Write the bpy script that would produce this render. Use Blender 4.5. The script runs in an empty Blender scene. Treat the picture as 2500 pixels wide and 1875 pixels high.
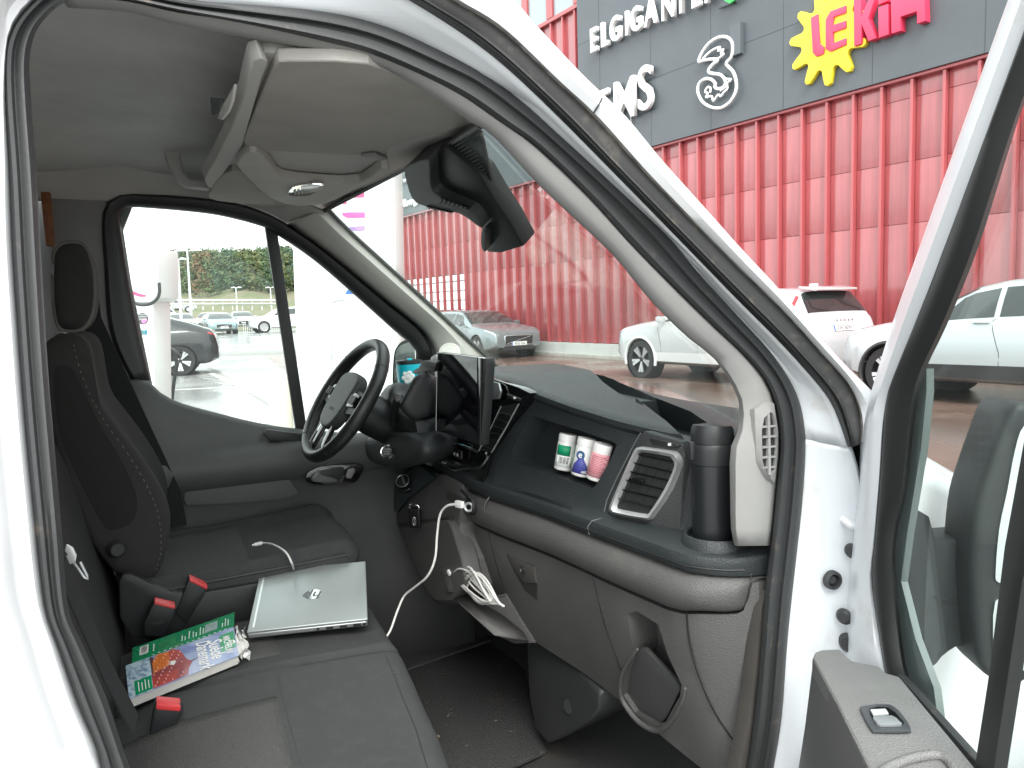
import bpy, bmesh, math, random
from mathutils import Vector, Matrix
from mathutils.geometry import tessellate_polygon
random.seed(7)
R_ = math.radians
scn = bpy.context.scene
COL = scn.collection
V = Vector

# ------------------------------------------------------------------ camera
EYE = V((0, 0, 1.47))
YAW, PITCH, ROLL, FPX = R_(25), R_(5.7), R_(1.8), 1878.0
_F = V((math.sin(YAW)*math.cos(PITCH), math.cos(YAW)*math.cos(PITCH), -math.sin(PITCH)))
_R0 = V((math.cos(YAW), -math.sin(YAW), 0)); _U0 = _R0.cross(_F)
_R = math.cos(ROLL)*_R0 - math.sin(ROLL)*_U0
_U = math.sin(ROLL)*_R0 + math.cos(ROLL)*_U0
cam_d = bpy.data.cameras.new('camera'); cam = bpy.data.objects.new('camera', cam_d); COL.objects.link(cam)
cam_d.sensor_width = 36; cam_d.sensor_fit = 'HORIZONTAL'; cam_d.lens = FPX/2500*36
cam_d.clip_start = 0.02; cam_d.clip_end = 3000
m = Matrix.Identity(4)
for i in range(3):
    m[i][0], m[i][1], m[i][2], m[i][3] = _R[i], _U[i], -_F[i], EYE[i]
cam.matrix_world = m
scn.camera = cam

# ------------------------------------------------------------------ sky, sun, exposure (overcast)
SUN_EL, SUN_AZ = R_(48), R_(200)     # soft light from behind the viewer, over the left shoulder
w = bpy.data.worlds.new('World'); scn.world = w; w.use_nodes = True
nt = w.node_tree; nt.nodes.clear()
out = nt.nodes.new('ShaderNodeOutputWorld'); bg = nt.nodes.new('ShaderNodeBackground')
sky = nt.nodes.new('ShaderNodeTexSky'); sky.sky_type = 'NISHITA'; sky.sun_disc = False
sky.sun_elevation = SUN_EL; sky.sun_rotation = SUN_AZ; sky.dust_density = 6.0; sky.air_density = 1.2; sky.ozone_density = 1.0
hsv = nt.nodes.new('ShaderNodeHueSaturation'); hsv.inputs['Saturation'].default_value = 0.16
mixc = nt.nodes.new('ShaderNodeMixRGB'); mixc.inputs[0].default_value = 0.75
mixc.inputs[2].default_value = (8.6, 8.9, 9.0, 1)                 # even cloud cover
nt.links.new(sky.outputs[0], hsv.inputs['Color']); nt.links.new(hsv.outputs[0], mixc.inputs[1])
nt.links.new(mixc.outputs[0], bg.inputs[0]); bg.inputs[1].default_value = 0.15
nt.links.new(bg.outputs[0], out.inputs[0])
sd = bpy.data.lights.new('sun', 'SUN'); sun = bpy.data.objects.new('sun', sd); COL.objects.link(sun)
sd.energy = 1.2; sd.angle = R_(25); sd.color = (1.0, 0.97, 0.93)
sdir = V((math.sin(SUN_AZ)*math.cos(SUN_EL), math.cos(SUN_AZ)*math.cos(SUN_EL), math.sin(SUN_EL)))
sun.rotation_euler = sdir.to_track_quat('Z', 'Y').to_euler()
scn.view_settings.view_transform = 'Standard'; scn.view_settings.look = 'None'
scn.view_settings.gamma = 1.0; scn.view_settings.exposure = 1.30
scn.view_settings.use_curve_mapping = False
scn.render.engine = 'CYCLES'
scn.cycles.use_denoising = True
scn.cycles.max_bounces = 10; scn.cycles.diffuse_bounces = 5; scn.cycles.glossy_bounces = 4
scn.cycles.transparent_max_bounces = 24; scn.cycles.caustics_reflective = False; scn.cycles.caustics_refractive = False
scn.cycles.sample_clamp_indirect = 6.0

# ------------------------------------------------------------------ survey helpers (measured points of the place)
def ray(x, y): return _F + (x-1250)/FPX*_R - (y-937.5)/FPX*_U
def aX(x, y, X): d = ray(x, y); return EYE + d*((X-EYE.x)/d.x)
def aY(x, y, Y): d = ray(x, y); return EYE + d*((Y-EYE.y)/d.y)
def aZ(x, y, Z): d = ray(x, y); return EYE + d*((Z-EYE.z)/d.z)
def aD(x, y, D): return EYE + ray(x, y)*D
def aP(x, y, p, n): d = ray(x, y); return EYE + d*((V(p)-EYE).dot(V(n))/d.dot(V(n)))
def aS(x, y, fn, t0=0.5, t1=4.0):
    d = ray(x, y); n = 80; prev = fn(EYE+d*t0); tp = t0
    for i in range(1, n+1):
        t = t0+(t1-t0)*i/n; v = fn(EYE+d*t)
        if (v > 0) != (prev > 0):
            a, b = tp, t
            for _ in range(30):
                c = (a+b)/2
                if (fn(EYE+d*c) > 0) == (prev > 0): a = c
                else: b = c
            return EYE+d*a
        prev, tp = v, t
    return EYE+d*t1
def lerp_tab(tab, x):
    if x <= tab[0][0]: return tab[0][1]
    for (a, fa), (b, fb) in zip(tab, tab[1:]):
        if x <= b: return fa+(fb-fa)*(x-a)/(b-a)
    return tab[-1][1]
def sstep(a, b, x):
    t = max(0.0, min(1.0, (x-a)/(b-a))); return t*t*(3-2*t)

# ------------------------------------------------------------------ materials
MATS = {}
def lin(c):
    return tuple(((v/12.92) if v <= 0.04045 else ((v+0.055)/1.055)**2.4) for v in c)
def mat(name, col=(.5, .5, .5), rough=.5, metal=0.0, bump=None, var=None, coat=0.0, spec=None, emit=None, var2=None, trans=None, aniso=None):
    if name in MATS: return MATS[name]
    M = bpy.data.materials.new(name); M.use_nodes = True; t = M.node_tree; b = t.nodes['Principled BSDF']
    b.inputs['Base Color'].default_value = (*col, 1); b.inputs['Roughness'].default_value = rough; b.inputs['Metallic'].default_value = metal
    if coat: b.inputs['Coat Weight'].default_value = coat; b.inputs['Coat Roughness'].default_value = .06
    if spec is not None: b.inputs['Specular IOR Level'].default_value = spec
    if emit: b.inputs['Emission Color'].default_value = (*emit[0], 1); b.inputs['Emission Strength'].default_value = emit[1]
    tc = t.nodes.new('ShaderNodeTexCoord')
    src = None
    if var:                                            # (scale, other colour, low, high[, detail])
        n = t.nodes.new('ShaderNodeTexNoise'); n.inputs['Scale'].default_value = var[0]; n.inputs['Detail'].default_value = var[4] if len(var) > 4 else 6
        n.inputs['Roughness'].default_value = .62
        t.links.new(tc.outputs['Object'], n.inputs['Vector'])
        r = t.nodes.new('ShaderNodeMapRange'); r.inputs[1].default_value = var[2]; r.inputs[2].default_value = var[3]
        t.links.new(n.outputs[0], r.inputs[0])
        mx = t.nodes.new('ShaderNodeMixRGB'); mx.inputs[1].default_value = (*col, 1); mx.inputs[2].default_value = (*var[1], 1)
        t.links.new(r.outputs[0], mx.inputs[0]); src = mx.outputs[0]
        if var2:
            n2 = t.nodes.new('ShaderNodeTexNoise'); n2.inputs['Scale'].default_value = var2[0]; n2.inputs['Detail'].default_value = 8; n2.inputs['Roughness'].default_value = .7
            t.links.new(tc.outputs['Object'], n2.inputs['Vector'])
            r2 = t.nodes.new('ShaderNodeMapRange'); r2.inputs[1].default_value = var2[2]; r2.inputs[2].default_value = var2[3]
            t.links.new(n2.outputs[0], r2.inputs[0])
            mx2 = t.nodes.new('ShaderNodeMixRGB'); mx2.inputs[2].default_value = (*var2[1], 1)
            t.links.new(r2.outputs[0], mx2.inputs[0]); t.links.new(src, mx2.inputs[1]); src = mx2.outputs[0]
        t.links.new(src, b.inputs['Base Color'])
    if bump:                                           # (scale, strength, distance, kind)
        kind = bump[3] if len(bump) > 3 else 'noise'
        if kind == 'voronoi':
            n = t.nodes.new('ShaderNodeTexVoronoi'); n.inputs['Scale'].default_value = bump[0]
        elif kind == 'wave':
            n = t.nodes.new('ShaderNodeTexWave'); n.inputs['Scale'].default_value = bump[0]; n.inputs['Distortion'].default_value = .6; n.bands_direction = bump[4]
        else:
            n = t.nodes.new('ShaderNodeTexNoise'); n.inputs['Scale'].default_value = bump[0]; n.inputs['Detail'].default_value = 4
        t.links.new(tc.outputs['Object'], n.inputs['Vector'])
        bp = t.nodes.new('ShaderNodeBump'); bp.inputs['Strength'].default_value = bump[1]; bp.inputs['Distance'].default_value = bump[2]
        t.links.new(n.outputs[0], bp.inputs['Height']); t.links.new(bp.outputs[0], b.inputs['Normal'])
    MATS[name] = M
    return M
def glass(name, tint=(.86, .93, .91), ior=1.5, k=1.0, rough=0.0, haze=0.0):
    if name in MATS: return MATS[name]
    M = bpy.data.materials.new(name); M.use_nodes = True; t = M.node_tree; t.nodes.clear()
    o = t.nodes.new('ShaderNodeOutputMaterial'); tr = t.nodes.new('ShaderNodeBsdfTransparent'); gl = t.nodes.new('ShaderNodeBsdfGlossy')
    tr.inputs[0].default_value = (*tint, 1); gl.inputs['Roughness'].default_value = rough; gl.inputs[0].default_value = (.95, 1, .98, 1)
    lw = t.nodes.new('ShaderNodeLayerWeight'); pw = t.nodes.new('ShaderNodeMath'); pw.operation = 'POWER'; pw.inputs[1].default_value = 5.0
    t.links.new(lw.outputs['Facing'], pw.inputs[0]); fr = t.nodes.new('ShaderNodeMath'); fr.operation = 'MULTIPLY_ADD'; fr.inputs[1].default_value = .96; fr.inputs[2].default_value = .04
    t.links.new(pw.outputs[0], fr.inputs[0])
    mu = t.nodes.new('ShaderNodeMath'); mu.operation = 'MULTIPLY'; mu.inputs[1].default_value = k; mu.use_clamp = True
    mx = t.nodes.new('ShaderNodeMixShader')
    t.links.new(fr.outputs[0], mu.inputs[0]); t.links.new(mu.outputs[0], mx.inputs[0])
    t.links.new(tr.outputs[0], mx.inputs[1]); t.links.new(gl.outputs[0], mx.inputs[2])
    last = mx.outputs[0]
    if haze:                                           # pale translucent layer mixed over the pane
        df = t.nodes.new('ShaderNodeBsdfTranslucent'); df.inputs[0].default_value = (.8, .86, .84, 1)
        d2 = t.nodes.new('ShaderNodeBsdfDiffuse'); d2.inputs[0].default_value = (.8, .86, .84, 1)
        ad = t.nodes.new('ShaderNodeMixShader'); ad.inputs[0].default_value = .5
        t.links.new(df.outputs[0], ad.inputs[1]); t.links.new(d2.outputs[0], ad.inputs[2])
        m2 = t.nodes.new('ShaderNodeMixShader'); m2.inputs[0].default_value = haze
        t.links.new(last, m2.inputs[1]); t.links.new(ad.outputs[0], m2.inputs[2]); last = m2.outputs[0]
    t.links.new(last, o.inputs[0])
    MATS[name] = M
    return M

WHITE = mat('white_paint', (.72, .735, .745), .28, coat=.6, var=(3, (.66, .67, .665), .45, .75), var2=(30, (.50, .48, .44), .68, .85))
JAMB = mat('jamb_paint', (.66, .69, .71), .35, coat=.3, var=(9, (.52, .49, .44), .60, .80))
RUBBER = mat('seal_rubber', (.038, .040, .041), .52, bump=(140, .25, .002), var=(26, (.16, .13, .095), .62, .85))
RUBBER2 = mat('clean_rubber', (.016, .017, .017), .5)
STRIP = mat('outer_weatherstrip', (.075, .075, .075), .65, var=(30, (.24, .21, .17), .55, .85))
LINER = mat('headliner_cloth', (.56, .555, .53), .95, bump=(420, .3, .002), var=(5, (.48, .475, .455), .4, .75))
LINERD = mat('roof_shell_cloth', (.72, .72, .695), .95, bump=(420, .25, .002), var=(4, (.56, .565, .55), .4, .75))
TRIML = mat('pale_pillar_trim', (.255, .253, .245), .72, bump=(500, .15, .001), var=(7, (.225, .222, .214), .4, .75))
DASHU = mat('dash_upper_plastic', (.023, .028, .029), .44, bump=(400, .55, .0016, 'voronoi'), var=(14, (.040, .044, .043), .55, .85))
DASHL = mat('dash_lower_plastic', (.090, .089, .086), .50, bump=(400, .55, .0016, 'voronoi'), var=(11, (.118, .116, .110), .52, .80), var2=(95, (.135, .130, .120), .66, .80))
BLACKP = mat('black_plastic', (.014, .015, .016), .45, bump=(600, .2, .0008, 'voronoi'))
GLOSSB = mat('gloss_black', (.006, .006, .007), .08, coat=.4)
SCREEN = mat('screen_glass', (.004, .004, .006), .04, spec=.6)
CHROME = mat('satin_chrome', (.66, .67, .67), .34, metal=.55)
CHROMEB = mat('bright_chrome', (.85, .85, .85), .08, metal=1.0)
SEAT = mat('seat_cloth', (.043, .045, .0455), .95, bump=(900, .6, .002), var=(30, (.060, .061, .061), .5, .85), var2=(6, (.054, .055, .0555), .5, .8))
SEATB = mat('seat_back_cloth', (.030, .029, .028), .95, bump=(900, .5, .0015), var=(22, (.038, .037, .035), .5, .85))
INSERT = mat('woven_insert_cloth', (.092, .092, .087), .95, bump=(380, .9, .003, 'voronoi'), var=(600, (.060, .060, .057), .42, .62, 2))
STITCH = mat('stitch_thread', (.15, .145, .135), .9)
MATF = mat('floor_rubber', (.046, .048, .047), .42, bump=(330, .6, .003, 'voronoi'), var=(7, (.095, .083, .066), .56, .74), var2=(40, (.20, .16, .11), .68, .78))
REDB = mat('buckle_red', (.62, .045, .05), .35)
BELT = mat('belt_webbing', (.020, .020, .021), .9, bump=(800, .4, .001, 'wave', 'Z'))
WPLAST = mat('white_plastic', (.80, .80, .78), .35)
CABLEM = mat('white_cable', (.78, .77, .74), .45)
WSHIELD = glass('windscreen_glass', (.92, .965, .95), 1.45, .40, haze=.008)
DGLASS = glass('door_glass', (.90, .945, .935), 1.5, .28, haze=.006)
FGLASS = glass('far_door_glass', (.93, .97, .95), 1.45, .30, haze=.004)

# ------------------------------------------------------------------ object helpers
INV = {}
def link(name, me, parent=None, mat_=None, smooth=None):
    o = bpy.data.objects.new(name, me); COL.objects.link(o)
    if mat_ is not None:
        for mm in (mat_ if isinstance(mat_, (list, tuple)) else [mat_]): me.materials.append(mm)
    if parent is not None:
        o.parent = parent
        if parent.get('_world'): o.matrix_parent_inverse = Matrix.Translation(-V(parent.location))
    if smooth is not None and hasattr(me, 'polygons'):
        for p in me.polygons: p.use_smooth = True
        me.set_sharp_from_angle(angle=R_(smooth))
    return o
def thing(name, label, cat, loc=(0, 0, 0), rotz=0.0, group=None, world=False):
    o = bpy.data.objects.new(name, None); COL.objects.link(o); o.location = loc; o.rotation_euler = (0, 0, rotz)
    o.empty_display_size = .1
    o['label'] = label; o['category'] = cat
    if group: o['group'] = group
    if world: o['_world'] = 1
    return o
def tag(o, label=None, cat=None, group=None, kind=None):
    if label: o['label'] = label
    if cat: o['category'] = cat
    if group: o['group'] = group
    if kind: o['kind'] = kind
    return o
def bm_obj(name, bm, mt, parent=None, smooth=35):
    me = bpy.data.meshes.new(name); bmesh.ops.recalc_face_normals(bm, faces=bm.faces[:]); bm.to_mesh(me); bm.free()
    return link(name, me, parent, mt, smooth)
def raw(name, verts, faces, mt, parent=None, smooth=35):
    me = bpy.data.meshes.new(name); me.from_pydata([tuple(v) for v in verts], [], faces); me.update()
    return link(name, me, parent, mt, smooth)
def add_prism(bm, pts, vec):
    pts = [V(p) for p in pts]; vec = V(vec); n = len(pts)
    a = [bm.verts.new(p) for p in pts]; b = [bm.verts.new(p+vec) for p in pts]
    for tri in tessellate_polygon([pts]):
        try:
            bm.faces.new([a[i] for i in tri]); bm.faces.new([b[i] for i in reversed(tri)])
        except ValueError: pass
    for i in range(n):
        j = (i+1) % n; bm.faces.new((a[i], b[i], b[j], a[j]))
def bevel_bm(bm, w, seg=2, ang=40):
    bmesh.ops.recalc_face_normals(bm, faces=bm.faces[:])
    bmesh.ops.dissolve_limit(bm, angle_limit=R_(1.0), verts=bm.verts[:], edges=bm.edges[:])
    es = [e for e in bm.edges if len(e.link_faces) == 2 and e.calc_face_angle(0) > R_(ang)]
    if es: bmesh.ops.bevel(bm, geom=es, offset=w, segments=seg, profile=.6, affect='EDGES', clamp_overlap=True)
def slab(name, pts, vec, mt, parent=None, bev=0.0, seg=2, smooth=35):
    bm = bmesh.new(); add_prism(bm, pts, vec)
    if bev: bevel_bm(bm, bev, seg)
    return bm_obj(name, bm, mt, parent, smooth)
def smooth_poly(pts, n=6, closed=True):
    """Catmull-Rom through pts (any tuples)."""
    out = []; N = len(pts); rng = range(N) if closed else range(N-1)
    for i in rng:
        g = lambda k: V(pts[k % N]) if closed else V(pts[max(0, min(N-1, k))])
        p0, p1, p2, p3 = g(i-1), g(i), g(i+1), g(i+2)
        for k in range(n):
            t = k/n
            out.append(.5*((2*p1)+(p2-p0)*t+(2*p0-5*p1+4*p2-p3)*t*t+(3*p1-p0-3*p2+p3)*t**3))
    if not closed: out.append(V(pts[-1]))
    return out
def grid_bm(rows, closed_u=False, closed_v=False, bm=None):
    bm = bm or bmesh.new(); vs = [[bm.verts.new(p) for p in r] for r in rows]
    nr, nc = len(vs), len(vs[0])
    for i in range(nr if closed_u else nr-1):
        for j in range(nc if closed_v else nc-1):
            a, b, c, d = vs[i][j], vs[(i+1) % nr][j], vs[(i+1) % nr][(j+1) % nc], vs[i][(j+1) % nc]
            try: bm.faces.new((a, b, c, d))
            except ValueError: pass
    return bm, vs
def sheet(name, rows, thick, mt, parent=None, smooth=40, off=1.0):
    """open grid surface given a real thickness"""
    bm, _ = grid_bm(rows)
    o = bm_obj(name, bm, mt, parent, smooth)
    md = o.modifiers.new('thickness', 'SOLIDIFY'); md.thickness = thick; md.offset = off
    return o
def tube_bm(path, r, n=8, bm=None, closed=False, cap=True):
    path = [V(p) for p in path]; bm = bm or bmesh.new(); N = len(path)
    rr = r if callable(r) else (lambda t: r)
    rings = []; up = None
    for i, p in enumerate(path):
        if closed: t = (path[(i+1) % N]-path[i-1]).normalized()
        else: t = (path[min(i+1, N-1)]-path[max(i-1, 0)]).normalized()
        if up is None:
            up = t.orthogonal().normalized()
        else:
            up = (up-t*up.dot(t)); up = up.normalized() if up.length > 1e-6 else t.orthogonal().normalized()
        s = t.cross(up); q = rr(i/max(1, N-1))
        rings.append([bm.verts.new(p+q*(math.cos(a)*up+math.sin(a)*s)) for a in [2*math.pi*k/n for k in range(n)]])
    for i in range(N if closed else N-1):
        A, B = rings[i], rings[(i+1) % N]
        for k in range(n): bm.faces.new((A[k], A[(k+1) % n], B[(k+1) % n], B[k]))
    if cap and not closed:
        bm.faces.new(rings[0][::-1]); bm.faces.new(rings[-1])
    return bm
def tube(name, path, r, mt, parent=None, n=8, closed=False): return bm_obj(name, tube_bm(path, r, n, None, closed), mt, parent, 60)
def strap(name, path, wid, thick, side, mt, parent=None):
    """flat band following path; side = width direction"""
    path = [V(p) for p in path]; side = V(side).normalized(); rows = []
    for i, p in enumerate(path):
        t = (path[min(i+1, len(path)-1)]-path[max(i-1, 0)]).normalized(); s = (side-t*side.dot(t)).normalized(); nn = t.cross(s)
        rows.append([p-s*wid/2-nn*thick/2, p+s*wid/2-nn*thick/2, p+s*wid/2+nn*thick/2, p-s*wid/2+nn*thick/2])
    bm, vs = grid_bm(rows, closed_v=True); bm.faces.new(vs[0][::-1]); bm.faces.new(vs[-1])
    return bm_obj(name, bm, mt, parent, 50)
def lathe_bm(prof, n=32, axis=None, bm=None):
    """prof [(r,h)], axis matrix (origin + z axis)"""
    bm = bm or bmesh.new(); M = axis or Matrix.Identity(4)
    rings = []
    for r, h in prof:
        if r < 1e-5: rings.append([bm.verts.new(M @ V((0, 0, h)))])
        else: rings.append([bm.verts.new(M @ V((r*math.cos(2*math.pi*k/n), r*math.sin(2*math.pi*k/n), h))) for k in range(n)])
    for A, B in zip(rings, rings[1:]):
        for k in range(n):
            if len(A) == 1 and len(B) == 1: continue
            if len(A) == 1: bm.faces.new((A[0], B[(k+1) % n], B[k]))
            elif len(B) == 1: bm.faces.new((A[k], A[(k+1) % n], B[0]))
            else: bm.faces.new((A[k], A[(k+1) % n], B[(k+1) % n], B[k]))
    return bm
def lathe(name, prof, mt, parent=None, n=32, axis=None, smooth=35): return bm_obj(name, lathe_bm(prof, n, axis), mt, parent, smooth)
def frame_from(o, x, y):
    """matrix with origin o, x axis x, y axis near y"""
    x = V(x).normalized(); z = x.cross(V(y)).normalized(); y = z.cross(x)
    M = Matrix.Identity(4)
    for i in range(3): M[i][0], M[i][1], M[i][2], M[i][3] = x[i], y[i], z[i], o[i]
    return M
def z_frame(o, z, xh=(1, 0, 0)):
    z = V(z).normalized(); x = V(xh); x = (x-z*x.dot(z)).normalized(); y = z.cross(x)
    M = Matrix.Identity(4)
    for i in range(3): M[i][0], M[i][1], M[i][2], M[i][3] = x[i], y[i], z[i], o[i]
    return M
def box_bm(c, s, M=None, bm=None):
    bm = bm or bmesh.new(); c, s = V(c), V(s); M = M or Matrix.Identity(4)
    vs = [bm.verts.new(M @ (c+V((sx*s.x/2, sy*s.y/2, sz*s.z/2)))) for sx in (-1, 1) for sy in (-1, 1) for sz in (-1, 1)]
    for f in ((0, 1, 3, 2), (4, 6, 7, 5), (0, 4, 5, 1), (2, 3, 7, 6), (0, 2, 6, 4), (1, 5, 7, 3)): bm.faces.new([vs[i] for i in f])
    return bm
def box(name, c, s, mt, parent=None, bev=0.0, M=None, seg=2):
    bm = box_bm(c, s, M)
    if bev: bmesh.ops.bevel(bm, geom=bm.edges[:], offset=bev, segments=seg, profile=.6, affect='EDGES', clamp_overlap=True)
    return bm_obj(name, bm, mt, parent, 35)
def text(name, body, size, M, mt, parent=None, extrude=.002, bold=0.0, align='LEFT', valign='BOTTOM_BASELINE', sx=1.0, shear=0.0):
    cu = bpy.data.curves.new(name, 'FONT'); cu.body = body; cu.size = size; cu.extrude = extrude; cu.offset = bold
    cu.align_x = align; cu.align_y = valign; cu.resolution_u = 4; cu.shear = shear
    tmp = bpy.data.objects.new('tmp_text', cu); COL.objects.link(tmp)
    dg = bpy.context.evaluated_depsgraph_get(); me = bpy.data.meshes.new_from_object(tmp.evaluated_get(dg))
    bpy.data.objects.remove(tmp); bpy.data.curves.remove(cu); me.name = name
    o = link(name, me, parent, mt)
    o.matrix_basis = M @ Matrix.Diagonal((sx, 1, 1, 1))
    return o
def cut(o, cutters):
    """carve holes; the cutters are thrown away"""
    for bm in cutters:
        bmesh.ops.recalc_face_normals(bm, faces=bm.faces[:])
        me = bpy.data.meshes.new('cutter'); bm.to_mesh(me); bm.free(); c = bpy.data.objects.new('cutter', me); COL.objects.link(c)
        md = o.modifiers.new('cut', 'BOOLEAN'); md.operation = 'DIFFERENCE'; md.object = c; md.solver = 'EXACT'
        bpy.context.view_layer.update()
        pm = o.matrix_parent_inverse.copy(); par = o.parent
        dg = bpy.context.evaluated_depsgraph_get(); new = bpy.data.meshes.new_from_object(o.evaluated_get(dg))
        o.modifiers.clear(); old = o.data; o.data = new; bpy.data.objects.remove(c)
    for p in o.data.polygons: p.use_smooth = True
    o.data.set_sharp_from_angle(angle=R_(32))
    return o
def prism_bm(pts, vec, back=0.0):
    bm = bmesh.new(); vec = V(vec); add_prism(bm, [V(p)-vec.normalized()*back for p in pts], vec); return bm

# ================================================================== THE VAN: body, door openings, roof
van = thing('van', 'white panel van with its passenger door open, seen into the cab', 'van', (0.3, 1.7, 0), 0, None, world=True)
def Yn(z): return .95+.15*max(0.0, z-1.25)
def near(x, y, off=0.0): return aS(x, y, lambda P: P.y-(Yn(P.z)+off), .5, 2.5)
def rs(pts, n):
    pts = [V((*p, 0)) for p in pts]; L = [0]
    for a, b in zip(pts, pts[1:]): L.append(L[-1]+(b-a).length)
    out = []; k = 0
    for i in range(n):
        s = L[-1]*i/(n-1)
        while k < len(L)-2 and s > L[k+1]: k += 1
        t = (s-L[k])/max(1e-9, L[k+1]-L[k]); p = pts[k].lerp(pts[k+1], t); out.append((p.x, p.y))
    return out
def sm(pts, n=4): return [(p.x, p.y) for p in smooth_poly([(*p, 0) for p in pts], n, closed=False)]

SEAL = [((210,2010),(395,2010)),((243,1875),(318,1875)),((185,1720),(262,1710)),((140,1590),(205,1580)),((108,1500),(170,1500)),((93,1400),(158,1400)),((84,1320),(153,1320)),
 ((61,1100),(134,1100)),((48,950),(121,950)),((36,790),(110,790)),((25,633),(101,633)),((15,422),(89,422)),((3,250),(76,250)),((3,130),(72,150)),((20,70),(85,85)),((55,20),(115,40)),
 ((110,-25),(160,5)),((200,-45),(230,-12)),((320,-30),(320,4)),((460,-2),(430,28)),((620,10),(620,65)),((800,26),(790,104)),((950,64),(905,135)),((1100,131),(1045,195)),((1196,179),(1140,245)),
 ((1290,252),(1232,308)),((1360,318),(1312,362)),((1480,424),(1435,482)),((1600,531),(1545,605)),((1700,655),(1650,709)),((1800,765),(1750,806)),((1878,851),(1820,872)),((1929,925),(1868,930)),
 ((1957,992),(1893,995)),((1968,1070),(1903,1080)),((1966,1148),(1897,1160)),((1958,1250),(1889,1250)),((1947,1350),(1878,1350)),((1934,1465),(1866,1455)),((1922,1587),(1856,1600)),
 ((1910,1750),(1841,1750)),((1890,1875),(1824,1875)),((1865,2000),(1795,2000))]
so = sm([a for a, b in SEAL], 4); si = sm([b for a, b in SEAL], 4)
rows = []
for a, b in zip(so, si):
    r = []
    for t, d in ((0, .0), (.08, -.010), (.22, -.017), (.36, -.016), (.46, -.008), (.54, -.008), (.66, -.015), (.80, -.015), (.93, -.006), (1, .006), (.95, .03), (.05, .02)):
        r.append(near(a[0]+(b[0]-a[0])*t, a[1]+(b[1]-a[1])*t, d))
    rows.append(r)
bm, vs = grid_bm(rows, closed_v=True); bm.faces.new(vs[0]); bm.faces.new(vs[-1][::-1])
bm_obj('door_seal', bm, RUBBER, van, 60)

def band(name, lines, offs, mt, parent, n=60, thick=.012, fn=near, extra=None):
    rows = []
    for L, o in zip(lines, offs):
        rows.append([fn(x, y, o) for x, y in rs(sm(L, 4), n)])
    return sheet(name, rows, thick, mt, parent, 50, off=0.0)
def mid(L, M, t, n=60):
    a, b = rs(sm(L, 4), n), rs(sm(M, 4), n)
    return [(p[0]+(q[0]-p[0])*t, p[1]+(q[1]-p[1])*t) for p, q in zip(a, b)]
L0 = [(300,-38),(460,2),(620,14),(800,30),(950,68),(1097,135),(1192,184),(1356,323),(1476,430),(1596,537),(1696,660),(1796,770),(1874,856),(1925,928),(1953,995),(1964,1070)]
L1 = [(700,-125),(900,-55),(1009,0),(1174,108),(1323,239),(1600,519),(1800,725),(1917,843),(2019,960),(2051,1023),(2074,1090)]
L2 = [(790,-165),(1000,-70),(1110,0),(1222,64),(1361,194),(1454,280),(1600,441),(1800,643),(1917,757),(2019,870),(2074,933),(2104,1000),(2105,1082)]
L3 = [(930,-190),(1130,-85),(1248,0),(1297,56),(1420,187),(1521,284),(1608,389),(1726,520),(1808,612),(1896,706),(2043,874),(2129,962),(2160,1010)]
band('pillar_flange', [L0, mid(L0, L1, .25), mid(L0, L1, .8), L1], [.0, -.004, -.030, -.045], JAMB, van)
e0 = mid(L1, L2, .0); e1 = mid(L1, L2, .22); e2 = mid(L1, L2, .30); e3 = mid(L1, L2, .92)
band('inner_lip_seal', [e0, mid(L1, L2, .11), e1], [-.049, -.060, -.052], RUBBER2, van, thick=.006)
band('outer_weatherstrip', [e1, mid(L1, L2, .26), e2, mid(L1, L2, .6), e3], [-.052, -.058, -.055, -.062, -.066], STRIP, van, thick=.008)
band('drip_edge', [e3, mid(L1, L2, .96), mid(L1, L2, 1.0)], [-.066, -.071, -.069], mat('drip_edge_metal', (.42, .40, .36), .5, var=(40, (.15, .14, .12), .4, .6)), van, thick=.006)
band('pillar_panel', [mid(L2, L3, .0), mid(L2, L3, .12), mid(L2, L3, .5), mid(L2, L3, .88), L3, L3, L3], [-.069, -.082, -.090, -.082, -.068, -.02, .10], WHITE, van, thick=.006)
# small body-panel joint across the pillar
p = [near(1449, 276, -.084), near(1462, 256, -.0925), near(1470, 240, -.090)]
tube('panel_joint', p, .0013, RUBBER2, van, 6)
# hinge-side jamb below the pillar, with plugs
J0 = [(1964,1070),(1962,1148),(1954,1250),(1943,1350),(1930,1465),(1918,1587),(1906,1750),(1886,1875),(1860,2010)]
J1 = [(2074,1090),(2098,1170),(2112,1300),(2105,1400),(2098,1480),(2095,1600),(2090,1750),(2085,1875),(2080,2010)]
band('hinge_jamb', [J0, mid(J0, J1, .25), mid(J0, J1, .6), mid(J0, J1, .85), J1], [.0, -.004, -.0206, -.0325, -.045], JAMB, van, thick=.010)
def plug(x, y, off, r, tilt):
    o = near(x, y, off); ax = z_frame(o, V((-.25, -1, .08)))
    g = lathe('jamb_plug', [(0, .003), (r*.42, .003), (r*.5, -.004), (r*.62, -.004), (r*.66, .009), (r*.95, .007), (r, 0)], RUBBER, van, 24, ax)
    lathe('plug_centre', [(0, -.001), (r*.30, -.001), (r*.36, -.004)], mat('plug_insert', (.16, .16, .155), .5), g, 20, ax)
plug(2030, 1415, -.027, .0165, 0)
for x, y, s in ((2080, 1345, .7), (2061, 1505, .75), (2072, 1570, .95)):
    o = near(x, y, -.046); ax = z_frame(o, V((-.95, -.32, 0)))
    lathe('hinge_bolt', [(0, .006), (.012*s, .006), (.016*s, .003), (.019*s, 0)], RUBBER, van, 20, ax)
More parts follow.
